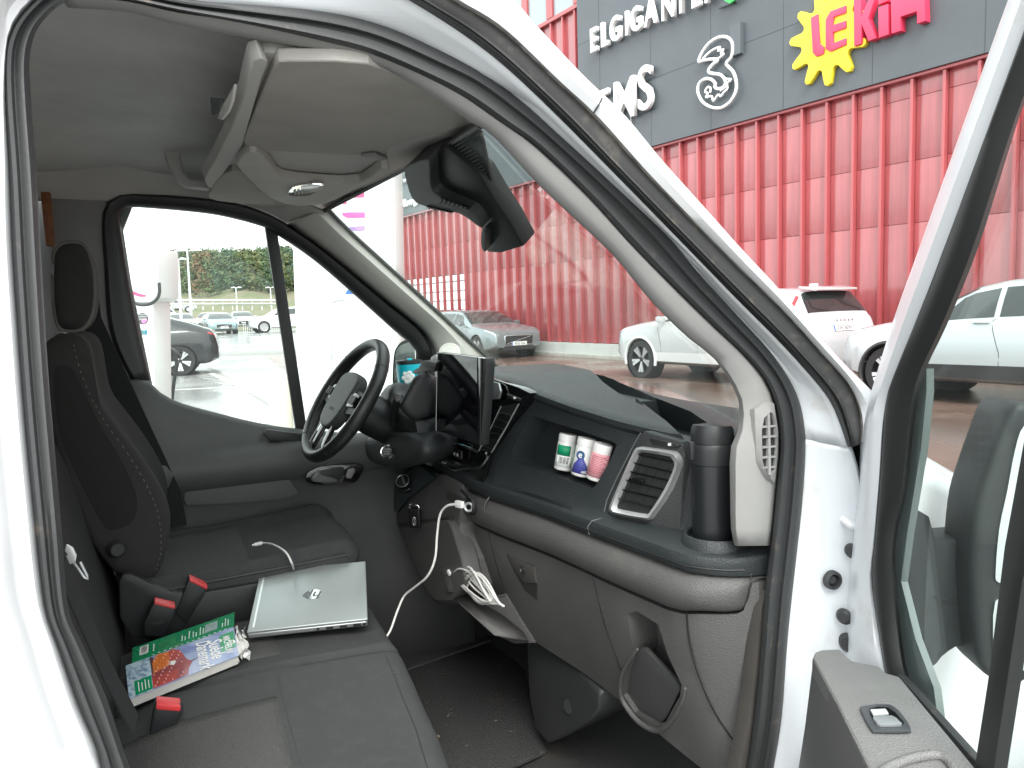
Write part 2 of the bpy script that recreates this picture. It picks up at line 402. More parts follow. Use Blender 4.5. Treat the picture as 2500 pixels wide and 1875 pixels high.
# body side behind the opening (left edge of the picture) and above it
B0 = [(195,2010)]+[a for a, b in SEAL[1:18]]
B0 = [(x+4, y) for x, y in B0]
B1 = [(-500,2010),(-520,1600),(-540,1200),(-560,600),(-560,100),(-500,-350),(-200,-700),(250,-330)]
band('body_side', [B0, mid(B0, B1, .04), mid(B0, B1, .10), mid(B0, B1, .16), mid(B0, B1, .22), B1], [.0, -.018, -.022, -.05, -.062, -.064], WHITE, van, thick=.01)
raw('rear_body_side', [V((-3.2, .884, .3)), V((-.30, .884, .3)), V((-.30, .884, 1.3)), V((-.30, .95, 2.02)), V((-3.2, .95, 2.02)), V((-3.2, .884, 1.3))], [(0, 1, 2, 5), (5, 2, 3, 4)], WHITE, van).modifiers.new('thickness', 'SOLIDIFY').thickness = .02
rows = []
for X, z in ((-3.2, 2.14), (-.15, 2.13), (.05, 2.09), (.22, 2.03), (.36, 1.955), (.47, 1.885), (.56, 1.82)):
    rows.append([V((X-.03*abs(2*v-1)**2, 1.03+1.44*v, z-.03*abs(2*v-1)**4)) for v in [i/12 for i in range(13)]])
sheet('roof_panel', rows, .012, WHITE, van, 50)
raw('far_body_side', [V((-3.2, 2.60, .3)), V((-.10, 2.60, .3)), V((-.10, 2.60, 1.3)), V((-.10, 2.54, 2.02)), V((-3.2, 2.54, 2.02)), V((-3.2, 2.60, 1.3))], [(0, 1, 2, 5), (5, 2, 3, 4)], WHITE, van).modifiers.new('thickness', 'SOLIDIFY').thickness = .02
raw('bulkhead', [V((-.62, .98, .2)), V((-.62, 2.58, .2)), V((-.62, 2.5, 2.07)), V((-.62, 1.05, 2.07))], [(0, 1, 2, 3)], LINERD, van).modifiers.new('thickness', 'SOLIDIFY').thickness = .02
# roof lining of the cab: shell, far cant rail
rows = []
for X, z in ((-.61, 1.955), (-.2, 1.955), (.05, 1.95), (.16, 1.94), (.24, 1.925), (.40, 1.90), (.52, 1.84)):
    rows.append([V((X, 1.10+1.38*v, z-.08*abs(2*v-1)**7+.018*math.cos(5*v+X*3))) for v in [i/20 for i in range(21)]])
sheet('roof_lining', rows, .01, LINERD, van, 50)
WOUT = [(334,932),(277,816),(263,653),(257,544),(267,503),(294,483),(334,481),(444,487),(566,501),(639,523),(709,560),(810,633),(932,735),(1014,800),(1042,841),(1054,877)]
WIN = [(361,930),(322,755),(286,544),(288,519),(306,501),(334,498),(485,511),(566,525),(648,548),(674,564),(770,629),(892,735),(973,808),(1014,841),(1026,877)]
def far(x, y, off=0.0): return aY(x, y, 2.5+off)
top = [(60,335),(180,350),(300,372),(400,352),(440,362),(520,385),(620,440),(700,480),(790,515)]
bot = [(60,486),(180,490),(270,492),(300,486),(334,482),(444,482),(566,490),(639,512),(680,530),(730,562)]
rows = []
for k, (t, o) in enumerate(((0, -.08), (.3, -.05), (.7, -.01), (.93, .0), (1, .012))):
    rows.append([far(x, y, o) for x, y in rs(mid(top, bot, t), 40)])
sheet('cant_rail_lining', rows, .012, LINER, van, 50, off=0)
# far B-pillar trim, belt and wooden post beyond the driver's seat
slab('far_pillar_trim', [far(x, y, .0) for x, y in ((120,475),(180,480),(250,484),(262,500),(254,544),(258,653),(271,816),(322,935),(330,1100),(250,1100),(200,700),(125,640))], (0, .05, 0), TRIML, van, .006)
slab('far_door_edge', [far(x, y, .03) for x, y in ((240,484),(330,484),(300,560),(320,690),(372,940),(300,940))], (0, .04, 0), TRIML, van)
slab('wooden_post', [aY(x, y, 2.40) for x, y in ((98,468),(122,468),(132,600),(112,600))], (.0, .03, 0), mat('orange_wood', (.30, .10, .03), .5, var=(30, (.20, .06, .02), .4, .6)), van, .003)
strap('seat_belt', [aY(205, 640, 2.44), aY(222, 780, 2.44), aY(290, 930, 2.43), aY(345, 1050, 2.42), aY(420, 1210, 2.40), aY(432, 1285, 2.40)], .055, .003, (1, -.3, .0), BELT, van)
# ------------------------------------------------------------------ far (driver's) door
belt = [(316,932),(340,928),(358,931),(379,954),(428,983),(525,1011),(648,1040),(760,1054),(900,1062),(1040,1040)]
bx = sm(belt, 4)
# door trim: profile from the sill down, swept along the door
XS = [-.14+i*(1.10)/36 for i in range(37)]
bl = [(far(x, y, -.02).x, far(x, y, -.02).z) for x, y in bx]
def beltz(X): return lerp_tab(sorted(bl), X)
rows = []
for X in XS:
    zb = beltz(X); pr = [(2.52, zb-.002), (2.485, zb), (2.470, zb-.012), (2.462, zb-.05), (2.448, max(1.075, zb-.10)), (2.425, 1.065), (2.405, 1.045), (2.400, 1.02), (2.404, .985), (2.425, .965), (2.438, .95), (2.438, .80), (2.44, .60), (2.44, .30)]
    rows.append([V((X, a, b)) for a, b in pr])
dtrim = sheet('driver_door', rows, .008, mat('door_trim_plastic', (.090, .093, .092), .5, bump=(700, .35, .0012, 'voronoi'), var=(10, (.11, .112, .11), .5, .85)), van, 50, off=0.0)
def ring_piece(nm, A, B, o0, o1, mt, parent, n=50, th=.02):
    a, b = rs(sm(A, 4), n), rs(sm(B, 4), n); rows = []
    for t, d in ((0, o0), (.12, o0-.008), (.5, (o0+o1)/2-.010), (.88, o1-.004), (1, o1+.01)):
        rows.append([far(p[0]+(q[0]-p[0])*t, p[1]+(q[1]-p[1])*t, d) for p, q in zip(a, b)])
    return sheet(nm, rows, th, mt, parent, 50, off=0)
ring_piece('window_seal', WOUT, WIN, 0, .012, RUBBER2, dtrim)
slab('window_divider', [far(x, y, .012) for x, y in ((645,540),(676,556),(752,1062),(724,1058))], (0, .02, 0), RUBBER2, dtrim, .003)
slab('window_pane', [far(x, y, .022) for x, y in ((330,950),(285,640),(282,530),(300,494),(560,512),(662,552),(740,1065),(560,1040),(400,985))], (0, .004, 0), FGLASS, dtrim)
slab('quarter_pane', [far(x, y, .022) for x, y in ((666,556),(740,602),(890,730),(1010,835),(1035,880),(1040,1075),(742,1062))], (0, .004, 0), FGLASS, dtrim)
slab('window_guide', [far(x, y, .018) for x, y in ((268,600),(286,600),(335,935),(316,935))], (0, .02, 0), TRIML, dtrim)
slab('sill_pocket', [far(x, y, -.060) for x, y in ((640,1058),(652,1048),(740,1060),(745,1078),(660,1078))], (0, .012, 0), BLACKP, dtrim, .003)
ph = [aY(x, y, 2.425) for x, y in ((452,1185),(470,1176),(560,1168),(680,1160),(705,1168),(735,1205),(690,1222),(560,1232),(455,1237),(447,1220))]
slab('storage_recess', ph, (0, .02, 0), mat('recess_plastic', (.10, .105, .102), .6), dtrim, .008)
hb = smooth_poly([aY(x, y, 2.388) for x, y in ((747,1165),(757,1150),(790,1138),(868,1131),(888,1140),(880,1162),(862,1180),(800,1184),(755,1180))], 3)
hd = slab('handle_bezel', hb, (0, .014, 0), GLOSSB, dtrim, .004)
slab('handle_cup', smooth_poly([aY(x, y, 2.3865) for x, y in ((757,1168),(766,1155),(795,1146),(838,1140),(836,1165),(820,1176),(770,1177))], 3), (0, .008, 0), RUBBER2, hd, .002)
slab('handle_lever', smooth_poly([aY(x, y, 2.383) for x, y in ((762,1168),(772,1152),(779,1148),(786,1160),(822,1170),(815,1177),(770,1177))], 3), (0, .006, 0), mat('lever_grey', (.13, .135, .135), .3), hd, .003)
slab('lock_switch', [aY(x, y, 2.3865) for x, y in ((850,1146),(862,1142),(868,1148),(858,1168),(846,1168),(845,1160))], (0, .006, 0), mat('switch_grey', (.25, .25, .25), .4), hd, .002)
# far mirror outside the driver's window
mp = [(955,930),(958,870),(966,845),(985,829),(1015,828),(1040,838),(1048,880),(1040,960),(985,985),(960,960)]
fm = slab('far_mirror', smooth_poly([aD(x, y, 2.72) for x, y in mp], 3), (.12, .05, 0), mat('mirror_housing', (.016, .019, .019), .55), van, .012)
slab('mirror_glass', smooth_poly([aD(x, y, 2.715) for x, y in ((962,930),(965,868),(975,846),(994,837),(1012,837),(1010,950),(985,972),(965,955))], 3), (.004, .002, 0), CHROMEB, fm)
# ------------------------------------------------------------------ far A-pillar trim, windscreen
FA0 = [(700,545),(720,556),(815,628),(938,730),(1020,796),(1050,840),(1062,885),(1066,960)]
FA1 = [(785,512),(806,522),(851,568),(930,640),(1020,722),(1100,796),(1150,842),(1215,905)]
band('far_pillar_cover', [FA0, mid(FA0, FA1, .3), mid(FA0, FA1, .75), FA1], [.0, -.05, -.075, -.06], mat('far_pillar_plastic', (.50, .49, .45), .65, bump=(500, .15, .001)), van, thick=.012, fn=far)
sp = far(1098, 860, -.085)
ax = z_frame(sp, V((-.35, -.8, .5)))
tw = lathe('tweeter_grille', [(0, .004), (.012, .004), (.0125, .003), (.014, .003), (.0145, .004), (.024, .003), (.0245, .002), (.026, .002), (.0265, .003), (.036, 0)], mat('far_pillar_plastic'), van, 28, ax)
T0 = [(150,-8),(300,2),(430,30),(560,50),(800,98),(905,128),(1035,186),(1135,238),(1215,295),(1306,358),(1430,475),(1540,598),(1645,704),(1745,801),(1815,868),(1862,926),(1888,995),(1898,1080),(1892,1160),(1884,1250),(1876,1330)]
T1 = [(165,8),(310,18),(430,50),(560,74),(800,121),(950,164),(1088,247),(1159,295),(1189,310),(1230,347),(1323,448),(1435,553),(1510,626),(1594,729),(1680,815),(1745,866),(1788,926),(1813,987),(1808,1055),(1790,1100),(1790,1200),(1792,1290),(1800,1330)]
band('near_pillar_cover', [T0, mid(T0, T1, .15), mid(T0, T1, .55), mid(T0, T1, .9), T1, T1], [.01, .002, .008, .020, .034, .12], TRIML, van, thick=.01)
tube('cover_joint', [near(1189, 311, .057), near(1200, 298, .022), near(1213, 288, .008)], .0012, RUBBER2, van, 6)
# pillar vent
VB = [(1866,1020),(1885,1003),(1893,1030),(1898,1080),(1893,1150),(1878,1165),(1862,1128),(1860,1050)]
def toff(x): return -.002+.008*max(0, (1885-x)/50)
vb = slab('pillar_vent', [near(x, y, toff(x)-.005) for x, y in VB], (0, .012, 0), RUBBER2, van)
vo = [(1842,1000),(1870,978),(1890,985),(1900,1050),(1899,1110),(1892,1180),(1870,1170),(1848,1130)]
bmv = bmesh.new()
oo = [near(x, y, toff(x)-.004) for x, y in rs(vo+[vo[0]], 33)[:-1]]; ii = [near(x, y, toff(x)-.010) for x, y in rs(VB+[VB[0]], 33)[:-1]]
grid_bm([oo, ii, [q+V((0, .02, 0)) for q in ii], [q+V((0, .02, 0)) for q in oo]], closed_u=True, closed_v=True, bm=bmv)
bm_obj('vent_bezel', bmv, TRIML, vb, 30)
for y in (1040, 1065, 1090, 1115, 1140):
    slab('vent_bar', [near(x, yy, toff(x)-.009) for x, yy in ((1862,y),(1895,y-2),(1895,y+2),(1862,y+5))], (0, .01, 0), TRIML, vb)
slab('vent_bar', [near(x, yy, toff(x)-.011) for x, yy in ((1875,1012),(1880,1010),(1883,1160),(1877,1160))], (0, .01, 0), TRIML, vb)
# windscreen
NE = sm([(1180,300),(1230,347),(1323,448),(1435,553),(1510,626),(1594,729),(1680,815),(1745,866),(1788,926),(1830,1010),(1850,1060)], 3)
FE = sm([(796,512),(851,568),(930,640),(1020,722),(1100,796),(1150,842),(1230,915),(1260,945)], 3)
ne = [near(x, y, .075) for x, y in rs(NE, 16)]; fe = [far(x, y, -.075) for x, y in rs(FE, 16)]
rows = []
for a, b in zip(ne, fe):
    rows.append([a.lerp(b, v)+V((.10, 0, .05))*math.sin(math.pi*v) for v in [i/14 for i in range(15)]])
ws_top = rows[0]
sheet('windscreen', rows, .005, WSHIELD, van, 60, off=0)
for nm, e in (('windscreen_gasket', ne), ('windscreen_gasket', fe)):
    tube(nm, [p+V((.004, 0, .004)) for p in e], .006, RUBBER2, van, 8)
tube('windscreen_gasket', [p+V((-.004, 0, -.002)) for p in rows[0]], .007, RUBBER2, van, 8)
# bonnet, wing, cowl (seen past the open door)
rows = []
for v in [i/10 for i in range(11)]:
    s = 2*v-1
    rows.append([V((X-.15*s*s, .90+1.66*v, z-.05*s**4)) for X, z in ((1.18, 1.135), (1.35, 1.09), (1.55, 1.00), (1.80, .88), (2.0, .74), (2.08, .58))])
sheet('bonnet', rows, .01, WHITE, van, 50)
rows = []
for X, zt in ((1.10, 1.245), (1.15, 1.215), (1.28, 1.150), (1.40, 1.09), (1.6, .98), (1.85, .80)):
    rows.append([V((X, .885, .30)), V((X, .868, .75)), V((X, .862, zt-.06)), V((X, .872, zt-.02)), V((X, .90, zt)), V((X, .96, zt-.005))])
sheet('front_wing', rows, .008, WHITE, van, 50, off=0)

# ================================================================== dashboard
TXF = [(.95,.95),(.985,.945),(1.02,.925),(1.08,.90),(1.18,.86),(1.31,.812),(1.46,.778),(1.74,.738),(1.9,.735),(2.5,.77)]
TXS = [(.955,.97),(.972,.935),(.985,.885),(1.006,.846),(1.055,.81),(1.147,.80),(1.29,.782),(1.485,.763),(1.69,.725),(1.8,.712),(2.5,.74)]
def Xf(Y): return lerp_tab(TXF, Y)
def Xs(Y): return min(lerp_tab(TXS, Y), Xf(Y)-.004)
def face(x, y, off=0.0): return aS(x, y, lambda P: P.x-(Xf(P.y)+off+.13*(P.z-1.04)), .6, 3.2)
def low(x, y, off=0.0): return aS(x, y, lambda P: P.x-(Xs(P.y)+off), .6, 3.2)
lip = [aS(x, y, lambda P: P.x-(Xf(P.y)+.035), .6, 3.2) for x, y in ((1189,914),(1253,929),(1284,948),(1361,977),(1495,1020),(1564,1037),(1639,1054),(1683,1058),(1790,1056))]
TZL = sorted([(p.y, p.z) for p in lip]); TZL = [(.9, TZL[0][1])]+TZL+[(1.90, TZL[-1][1]+.003), (1.99, 1.17), (2.6, 1.16)]
def zl(Y): return lerp_tab(TZL, Y)
YS = [.972, .985, 1.0, 1.02, 1.05, 1.09, 1.14]+[1.2+.05*i for i in range(26)]
rows = []
for Y in YS:
    f, s, z = Xf(Y), Xs(Y), zl(Y); g = .13*(z-1.04)
    rows.append([V((a, Y, b)) for a, b in ((1.30,.97),(1.30,1.12),(1.26,1.20),(1.15,1.235),(1.02,z+.006),(f+.075,z+.008),(f+.045,z+.004),(f+.034,z-.004),(f+.033,z-.014),(f+.042,z-.024),
        (f+g+.012,z-.032),(f+g*.5+.004,(z+1.04)/2),(f+.001,1.055),(f-.004,1.046),(s+.012,1.037),(s+.003,1.033),(s,1.026),(s+.001,1.008),(s+.006,1.002),(s+.02,.999),(1.0,.97))])
bm, vs = grid_bm(rows, closed_v=True); bm.faces.new(vs[0][::-1]); bm.faces.new(vs[-1])
dash = bm_obj('dashboard', bm, DASHU, van, 32)
niche = [face(x, y) for x, y in ((1286,1014),(1400,1050),(1488,1081),(1492,1088),(1480,1132),(1455,1182),(1446,1193),(1350,1160),(1254,1128),(1244,1118),(1256,1080))]
slot = [aZ(x, y, 1.262) for x, y in ((1552,968),(1600,966),(1680,980),(1768,1014),(1732,1027),(1640,1006))]
shal = [aZ(x, y, 1.262) for x, y in ((1408,930),(1508,947),(1598,966),(1552,968),(1600,990),(1560,980),(1480,955))]
tray = [aZ(x, y, 1.285) for x, y in ((1200,899),(1255,896),(1338,908),(1268,912))]
cut(dash, [prism_bm(niche, (.115, .0, -.012), .05), prism_bm(slot, (0.02, 0, -.07), .0), prism_bm([p+V((0,0,.05)) for p in slot], (0, 0, -.06)), prism_bm([p+V((0,0,.05)) for p in tray], (0, 0, -.085)), prism_bm([p+V((0,0,.05)) for p in shal], (0, 0, -.062))])
# soft dished surround of the storage niche
ob = [(1225,1000),(1290,1000),(1400,1038),(1500,1072),(1502,1092),(1490,1140),(1462,1190),(1448,1205),(1340,1170),(1240,1135),(1222,1120),(1226,1080)]
# shelf edge joint and trim line
tube('shelf_joint', [V((Xf(1.30)-.004, 1.30, 1.0425)), V((Xs(1.33)+.004, 1.315, 1.0345)), V((Xs(1.33)-.0005, 1.325, 1.02)), V((Xs(1.33)+.003, 1.325, 1.003))], .0013, mat('joint_grey', (.15, .16, .16), .6), dash, 6)
tube('trim_groove', [V((Xs(Y)-.0004, Y, 1.0135)) for Y in YS[1:26]], .0016, RUBBER2, dash, 6)
# ------------------------------------------------------------------ lower dash, padded roll and glovebox
zbt = sorted([(p.y, p.z) for p in [low(x, y, .09) for x, y in ((1185,1470),(1308,1572),(1508,1710),(1640,1824),(1760,1920))]])
def zb(Y): return lerp_tab(zbt, Y)
TZR = [(.97,.998),(.979,.996),(.984,.975),(.990,.945),(.998,.937),(1.01,.934),(1.042,.929),(1.10,.912),(1.2,.911),(2.0,.911)]
def zr(Y): return lerp_tab(TZR, Y)
YL = [.972, .979, .984, .990, .998, 1.01, 1.04]+[1.08+.04*i for i in range(20)]
rows = []
for Y in YL:
    s = Xs(Y); b = zb(Y); e = .0 if Y > 1.0 else (1.0-Y)*1.0
    rows.append([V((a, Y, z)) for a, z in ((1.0,.998),)+tuple((s+a_, .9975-(.9975-zr(Y)-.001)*t_) for a_, t_ in ((.016,0),(.004,.08),(-.007,.28),(-.009,.50),(-.002,.75),(.010,.91),(.022,.99),(.030,1.0)))+((1.0,zr(Y)-.0005),)])
bm, vs = grid_bm(rows, closed_v=True); bm.faces.new(vs[0][::-1]); bm.faces.new(vs[-1])
roll = bm_obj('padded_roll', bm, DASHL, dash, 40)
def prof(s, b, Y):
    out = []
    for k in range(9):
        t = k/8; out.append((s+.020+.075*t**1.4, zr(Y)-.004+(b-zr(Y)+.004)*t))
    return out
rows = []
for Y in YL:
    s = Xs(Y) if Y > 1.04 else Xs(1.04)+(1.04-Y)*.9; b = zb(Y)
    rows.append([V((1.15, Y, zr(Y)-.004))]+[V((a, Y, z)) for a, z in prof(s, b, Y)]+[V((s+.15, Y, b-.012)), V((1.15, Y, b-.0))])
bm, vs = grid_bm(rows, closed_v=True); bm.faces.new(vs[0][::-1]); bm.faces.new(vs[-1])
lowd = bm_obj('lower_dash_panel', bm, DASHL, dash, 40)
def lowf(x, y, off=0.0):
    def fn(P):
        s = Xs(P.y) if P.y > 1.04 else Xs(1.04)+(1.04-P.y)*.9; b = zb(P.y); t = max(0, min(1, (.907-P.z)/max(.05, .907-b)))
        return P.x-(s+.020+.075*t**1.4+off)
    return aS(x, y, fn, .6, 3.0)
bottle = [(1531,1497),(1555,1492),(1607,1525),(1631,1601),(1664,1672),(1660,1700),(1626,1762),(1607,1770),(1550,1739),(1522,1696),(1527,1648),(1545,1590),(1536,1530)]
handle = [(1237,1354),(1306,1383),(1311,1425),(1311,1466),(1280,1440),(1254,1392)]
cut(lowd, [prism_bm([lowf(x, y) for x, y in bottle], (.12, .02, 0), .05), prism_bm([lowf(x, y) for x, y in handle], (.03, .0, 0), .05)])
slab('bottle_pocket', smooth_poly([lowf(x, y, .012) for x, y in ((1562,1582),(1600,1612),(1656,1674),(1652,1700),(1624,1755),(1606,1762),(1556,1733),(1529,1694),(1533,1650))], 3), (.012, .004, 0), mat('pocket_plastic', (.060, .062, .060), .55, var=(20, (.12, .11, .09), .6, .8)), dash, .003)
tube('pocket_rim', smooth_poly([lowf(x, y, -.001) for x, y in ((1556,1585),(1530,1622),(1515,1660),(1519,1706),(1550,1752),(1585,1778),(1612,1782),(1640,1758),(1666,1712),(1673,1680))], 4, False), lambda t: .0062*math.sin(math.pi*min(1, max(0.0, .06+t*.88)))**.5, DASHL, dash, 10)
slab('pocket_back', smooth_poly([lowf(x, y, .075) for x, y in ((1533,1497),(1557,1492),(1609,1525),(1634,1600),(1660,1670),(1600,1620),(1550,1580),(1534,1530))], 3), (.006, 0, 0), mat('scuffed_pocket', (.16, .14, .12), .6, var=(25, (.07, .07, .065), .45, .6)), dash)
slab('latch_recess_shade', [lowf(x, y, -.0012) for x, y in handle], (.004, 0, 0), mat('latch_shadow', (.030, .030, .029), .6), dash)  # dark plate set proud of the panel, drawing the shade of a latch hollow
slab('glovebox_latch', [lowf(x, y, -.005) for x, y in ((1240,1357),(1303,1385),(1308,1424),(1278,1424),(1252,1385))], (.006, 0, 0), mat('latch_plastic', (.065, .063, .058), .5), dash, .002)
lk = lowf(1276, 1391, -.0055)
lathe('glovebox_lock', [(0, -.001), (.006, -.001), (.008, .003), (.0095, .003), (.010, 0)], RUBBER2, dash, 20, z_frame(lk, (-1, -.1, .15)))
def seam(pts, off=-.0005, r=.0014, par=dash, mt=RUBBER2): return tube('panel_seam', smooth_poly([lowf(x, y, off) for x, y in pts], 5, False), r, mt, par, 6)
seam([(1446,1409),(1455,1440),(1475,1520),(1500,1590),(1515,1636)])
seam([(1192,1298),(1210,1370),(1235,1450),(1270,1520),(1308,1575)])
seam([(1676,1492),(1682,1560),(1705,1650),(1745,1740),(1805,1830)])
tube('panel_seam', smooth_poly([low(x, y, -.009+o) for x, y, o in ((1196,1212,.011),(1184,1232,.0),(1183,1262,.006),(1185,1284,.028))], 5, False), .0014, mat('joint_grey'), dash, 6)
tube('panel_seam', smooth_poly([low(x, y, o) for x, y, o in ((1834,1397,.006),(1832,1425,-.009),(1826,1460,-.002),(1812,1488,.02))], 5, False), .0012, RUBBER2, dash, 6)
# kick panel at the end of the dash, sill trim and bulkhead under the dash
slab('kick_panel', [aX(x, y, 1.0) for x, y in ((1830,1490),(1872,1440),(1858,1600),(1835,1860),(1790,1860),(1700,1700))], (.02, .05, 0), DASHL, van)
slab('sill_trim', [near(x, y, .012) for x, y in ((1858,1490),(1872,1440),(1864,1590),(1850,1750),(1832,1875),(1814,2000),(1780,2000),(1806,1875),(1830,1760),(1848,1600))], (0, .03, 0), mat('sill_trim_brown', (.055, .050, .044), .7, var=(20, (.042, .040, .037), .4, .7)), van, .004)
# ------------------------------------------------------------------ passenger vent pod
pod = [(1560,1060),(1572,1052),(1665,1078),(1672,1110),(1664,1200),(1660,1292),(1600,1292),(1478,1258),(1482,1230),(1515,1165)]
podo = slab('vent_pod', [face(x, y, -.006) for x, y in pod], (.05, 0, 0), mat('pod_plastic', (.034, .036, .037), .5, bump=(420, .6, .002, 'voronoi')), dash, .006)
slab('vent_dark_backing', [face(x, y, -.010) for x, y in ((1557,1100),(1640,1115),(1650,1136),(1630,1192),(1583,1262),(1496,1243),(1512,1180))], (.004, 0, 0), RUBBER2, podo)  # no hole here: black plate stands in for the shade inside the vent
fo = [(1562,1091),(1640,1102),(1652,1112),(1658,1134),(1634,1197),(1590,1262),(1578,1270),(1500,1256),(1487,1246),(1488,1236),(1514,1175),(1548,1100)]
fi = [(1566,1104),(1632,1114),(1640,1120),(1646,1138),(1622,1194),(1586,1250),(1575,1256),(1508,1244),(1501,1239),(1503,1230),(1526,1177),(1556,1110)]
ro = [face(x, y, -.014) for x, y in rs(sm(fo+[fo[0]], 3), 61)[:-1]]; rt = [face(x, y, -.024) for x, y in rs(sm([((a[0]*.6+b[0]*.4), (a[1]*.6+b[1]*.4)) for a, b in zip(fo, fi)]+[((fo[0][0]*.6+fi[0][0]*.4), (fo[0][1]*.6+fi[0][1]*.4))], 3), 61)[:-1]]
ri = [face(x, y, -.016) for x, y in rs(sm(fi+[fi[0]], 3), 61)[:-1]]; rb = [p+V((.012, 0, 0)) for p in ri]; rob = [p+V((.012, 0, 0)) for p in ro]
bm, _ = grid_bm([ro, rt, ri, rb, rob], closed_u=True, closed_v=True)
bm_obj('vent_frame', bm, CHROME, podo, 50)
def zc(x, y): return (1350+x/3.457, 980+y/3.457)
for a, b in (((706,440),(1002,500)),((675,512),(1006,592)),((640,585),(972,660)),((610,660),(935,737)),((572,737),(898,812)),((548,815),(852,888))):
    p, q = zc(*a), zc(*b)
    slab('vent_slat', [face(p[0], p[1], -.018), face(q[0], q[1], -.018), face(q[0], q[1]+4, -.010), face(p[0], p[1]+4, -.010)], (.010, 0, -.002), RUBBER2, podo)
for k in range(4):
    a, b = zc(760+k*75, 450+k*15), zc(560+k*80, 870+k*18)
    slab('vent_vane', [face(a[0], a[1], -.0115), face(a[0]+3, a[1], -.0115), face(b[0]+3, b[1], -.0115), face(b[0], b[1], -.0115)], (.003, .0, 0), RUBBER2, podo)
slab('vent_tab', [face(x, y, -.026) for x, y in (zc(640,645), zc(755,660), zc(745,690), zc(632,672))], (.008, 0, 0), GLOSSB, podo, .002)
slab('vent_slider', smooth_poly([face(x, y, -.012) for x, y in (zc(825,315), zc(930,335), zc(1045,365), zc(1040,388), zc(930,372), zc(830,348))], 3), (.006, 0, 0), RUBBER2, podo, .002)
slab('slider_mark', [face(x, y, -.016) for x, y in (zc(970,352), zc(984,354), zc(984,376), zc(970,374))], (.004, 0, 0), WPLAST, podo)
tube('pod_seam', [face(x, y, -.001) for x, y in ((1564,1057),(1548,1085),(1505,1170),(1482,1220),(1474,1256))], .0014, mat('joint_grey'), dash, 6)
# ------------------------------------------------------------------ cup holder
cup = aZ(1747, 1325, 1.038)
lathe('cup_holder', [(.050, .002), (.050, -.004), (.062, -.006), (.0605, .004), (.056, .017), (.0535, .019), (.0505, .017), (.049, .001), (0, .001)], DASHU, dash, 40, Matrix.Translation(cup))
# ------------------------------------------------------------------ centre stack and screen
def zA(x, y): return (1000+x/4.148, 820+y/4.148)
stk = [zA(*p) for p in ((270,650),(190,830),(165,1000),(160,1200),(235,1290),(330,1370),(520,1480),(740,1480),(810,1200),(990,900),(1220,580),(1100,520),(800,420),(500,420))]
stack = slab('centre_stack', [face(x, y, -.012) for x, y in stk], (.08, 0, 0), GLOSSB, dash, .004)
cl = [zA(*p) for p in ((185,1085),(215,1180),(270,1260),(370,1310),(465,1360),(545,1342),(690,1335),(745,1305),(800,1215))]
tube('chrome_line', smooth_poly([face(x, y, -.016) for x, y in cl], 3, False), .0042, CHROMEB, stack, 8)
cu_ = [zA(*p) for p in ((222,958),(330,1030),(480,1090),(640,1150),(705,1185))]
tube('chrome_edge', [face(x, y, -.020) for x, y in cu_], .0040, CHROMEB, stack, 8)
kp = face(1071, 1092, -.014)
lathe('control_knob', [(0, .022), (.010, .022), (.0125, .019), (.0135, 0)], BLACKP, stack, 24, z_frame(kp, (-.75, -.6, .25)))
lathe('knob_ring', [(.0135, .004), (.0150, .003), (.0150, 0), (.0135, 0)], CHROME, stack, 24, z_frame(kp, (-.75, -.6, .25)))
bb = [zA(*p) for p in ((345,1115),(400,1118),(525,1170),(520,1255),(345,1180))]
bar = slab('button_bar', [face(x, y, -.018) for x, y in bb], (.005, 0, 0), BLACKP, stack, .0015)
for k in range(4):
    x, y = zA(385+k*30, 1150+k*13)
    slab('button_mark', [face(x, y, -.020), face(x+2, y+.6, -.020), face(x+2, y+8, -.020), face(x, y+7.4, -.020)], (.002, 0, 0), mat('mark_grey', (.45, .45, .45), .5), bar)
# centre vent
cvp = [zA(*p) for p in ((925,715),(1105,680),(1060,780),(960,950),(835,1170),(715,1160)) ]
cv = slab('centre_vent', [face(x, y, -.016) for x, y in cvp], (.006, 0, 0), RUBBER2, stack)
for a, b in (((905,775),(1030,805)),((870,842),(990,875)),((835,910),(945,945)),((800,975),(905,995)),((765,1043),(870,1060)),((735,1108),(832,1140))):
    p, q = zA(*a), zA(*b)
    slab('vent_slat', [face(p[0], p[1], -.024), face(q[0], q[1], -.024), face(q[0], q[1]+3, -.017), face(p[0], p[1]+3, -.017)], (.006, 0, 0), mat('slat_plastic', (.03, .03, .032), .3), cv)
tube('vent_trim', [face(*zA(*p), -.018) for p in ((925,715),(820,940),(700,1165))], .0016, CHROME, cv, 6)
tube('vent_trim', [face(*zA(*p), -.018) for p in ((1105,690),(960,960),(830,1180))], .0016, CHROME, cv, 6)
slab('vent_slider', [face(*zA(*p), -.022) for p in ((975,585),(1115,635),(1105,665),(1065,662),(985,618))], (.008, 0, 0), BLACKP, stack, .002)
slab('slider_mark', [face(*zA(*p), -.025) for p in ((1050,618),(1066,624),(1062,640),(1048,634))], (.003, 0, 0), WPLAST, stack)
slab('stack_side', [face(*zA(*p), -.014) for p in ((790,440),(900,480),(920,560),(900,640),(790,650))], (.006, 0, 0), mat('silver_facet', (.42, .45, .45), .3, metal=.6), stack, .002)
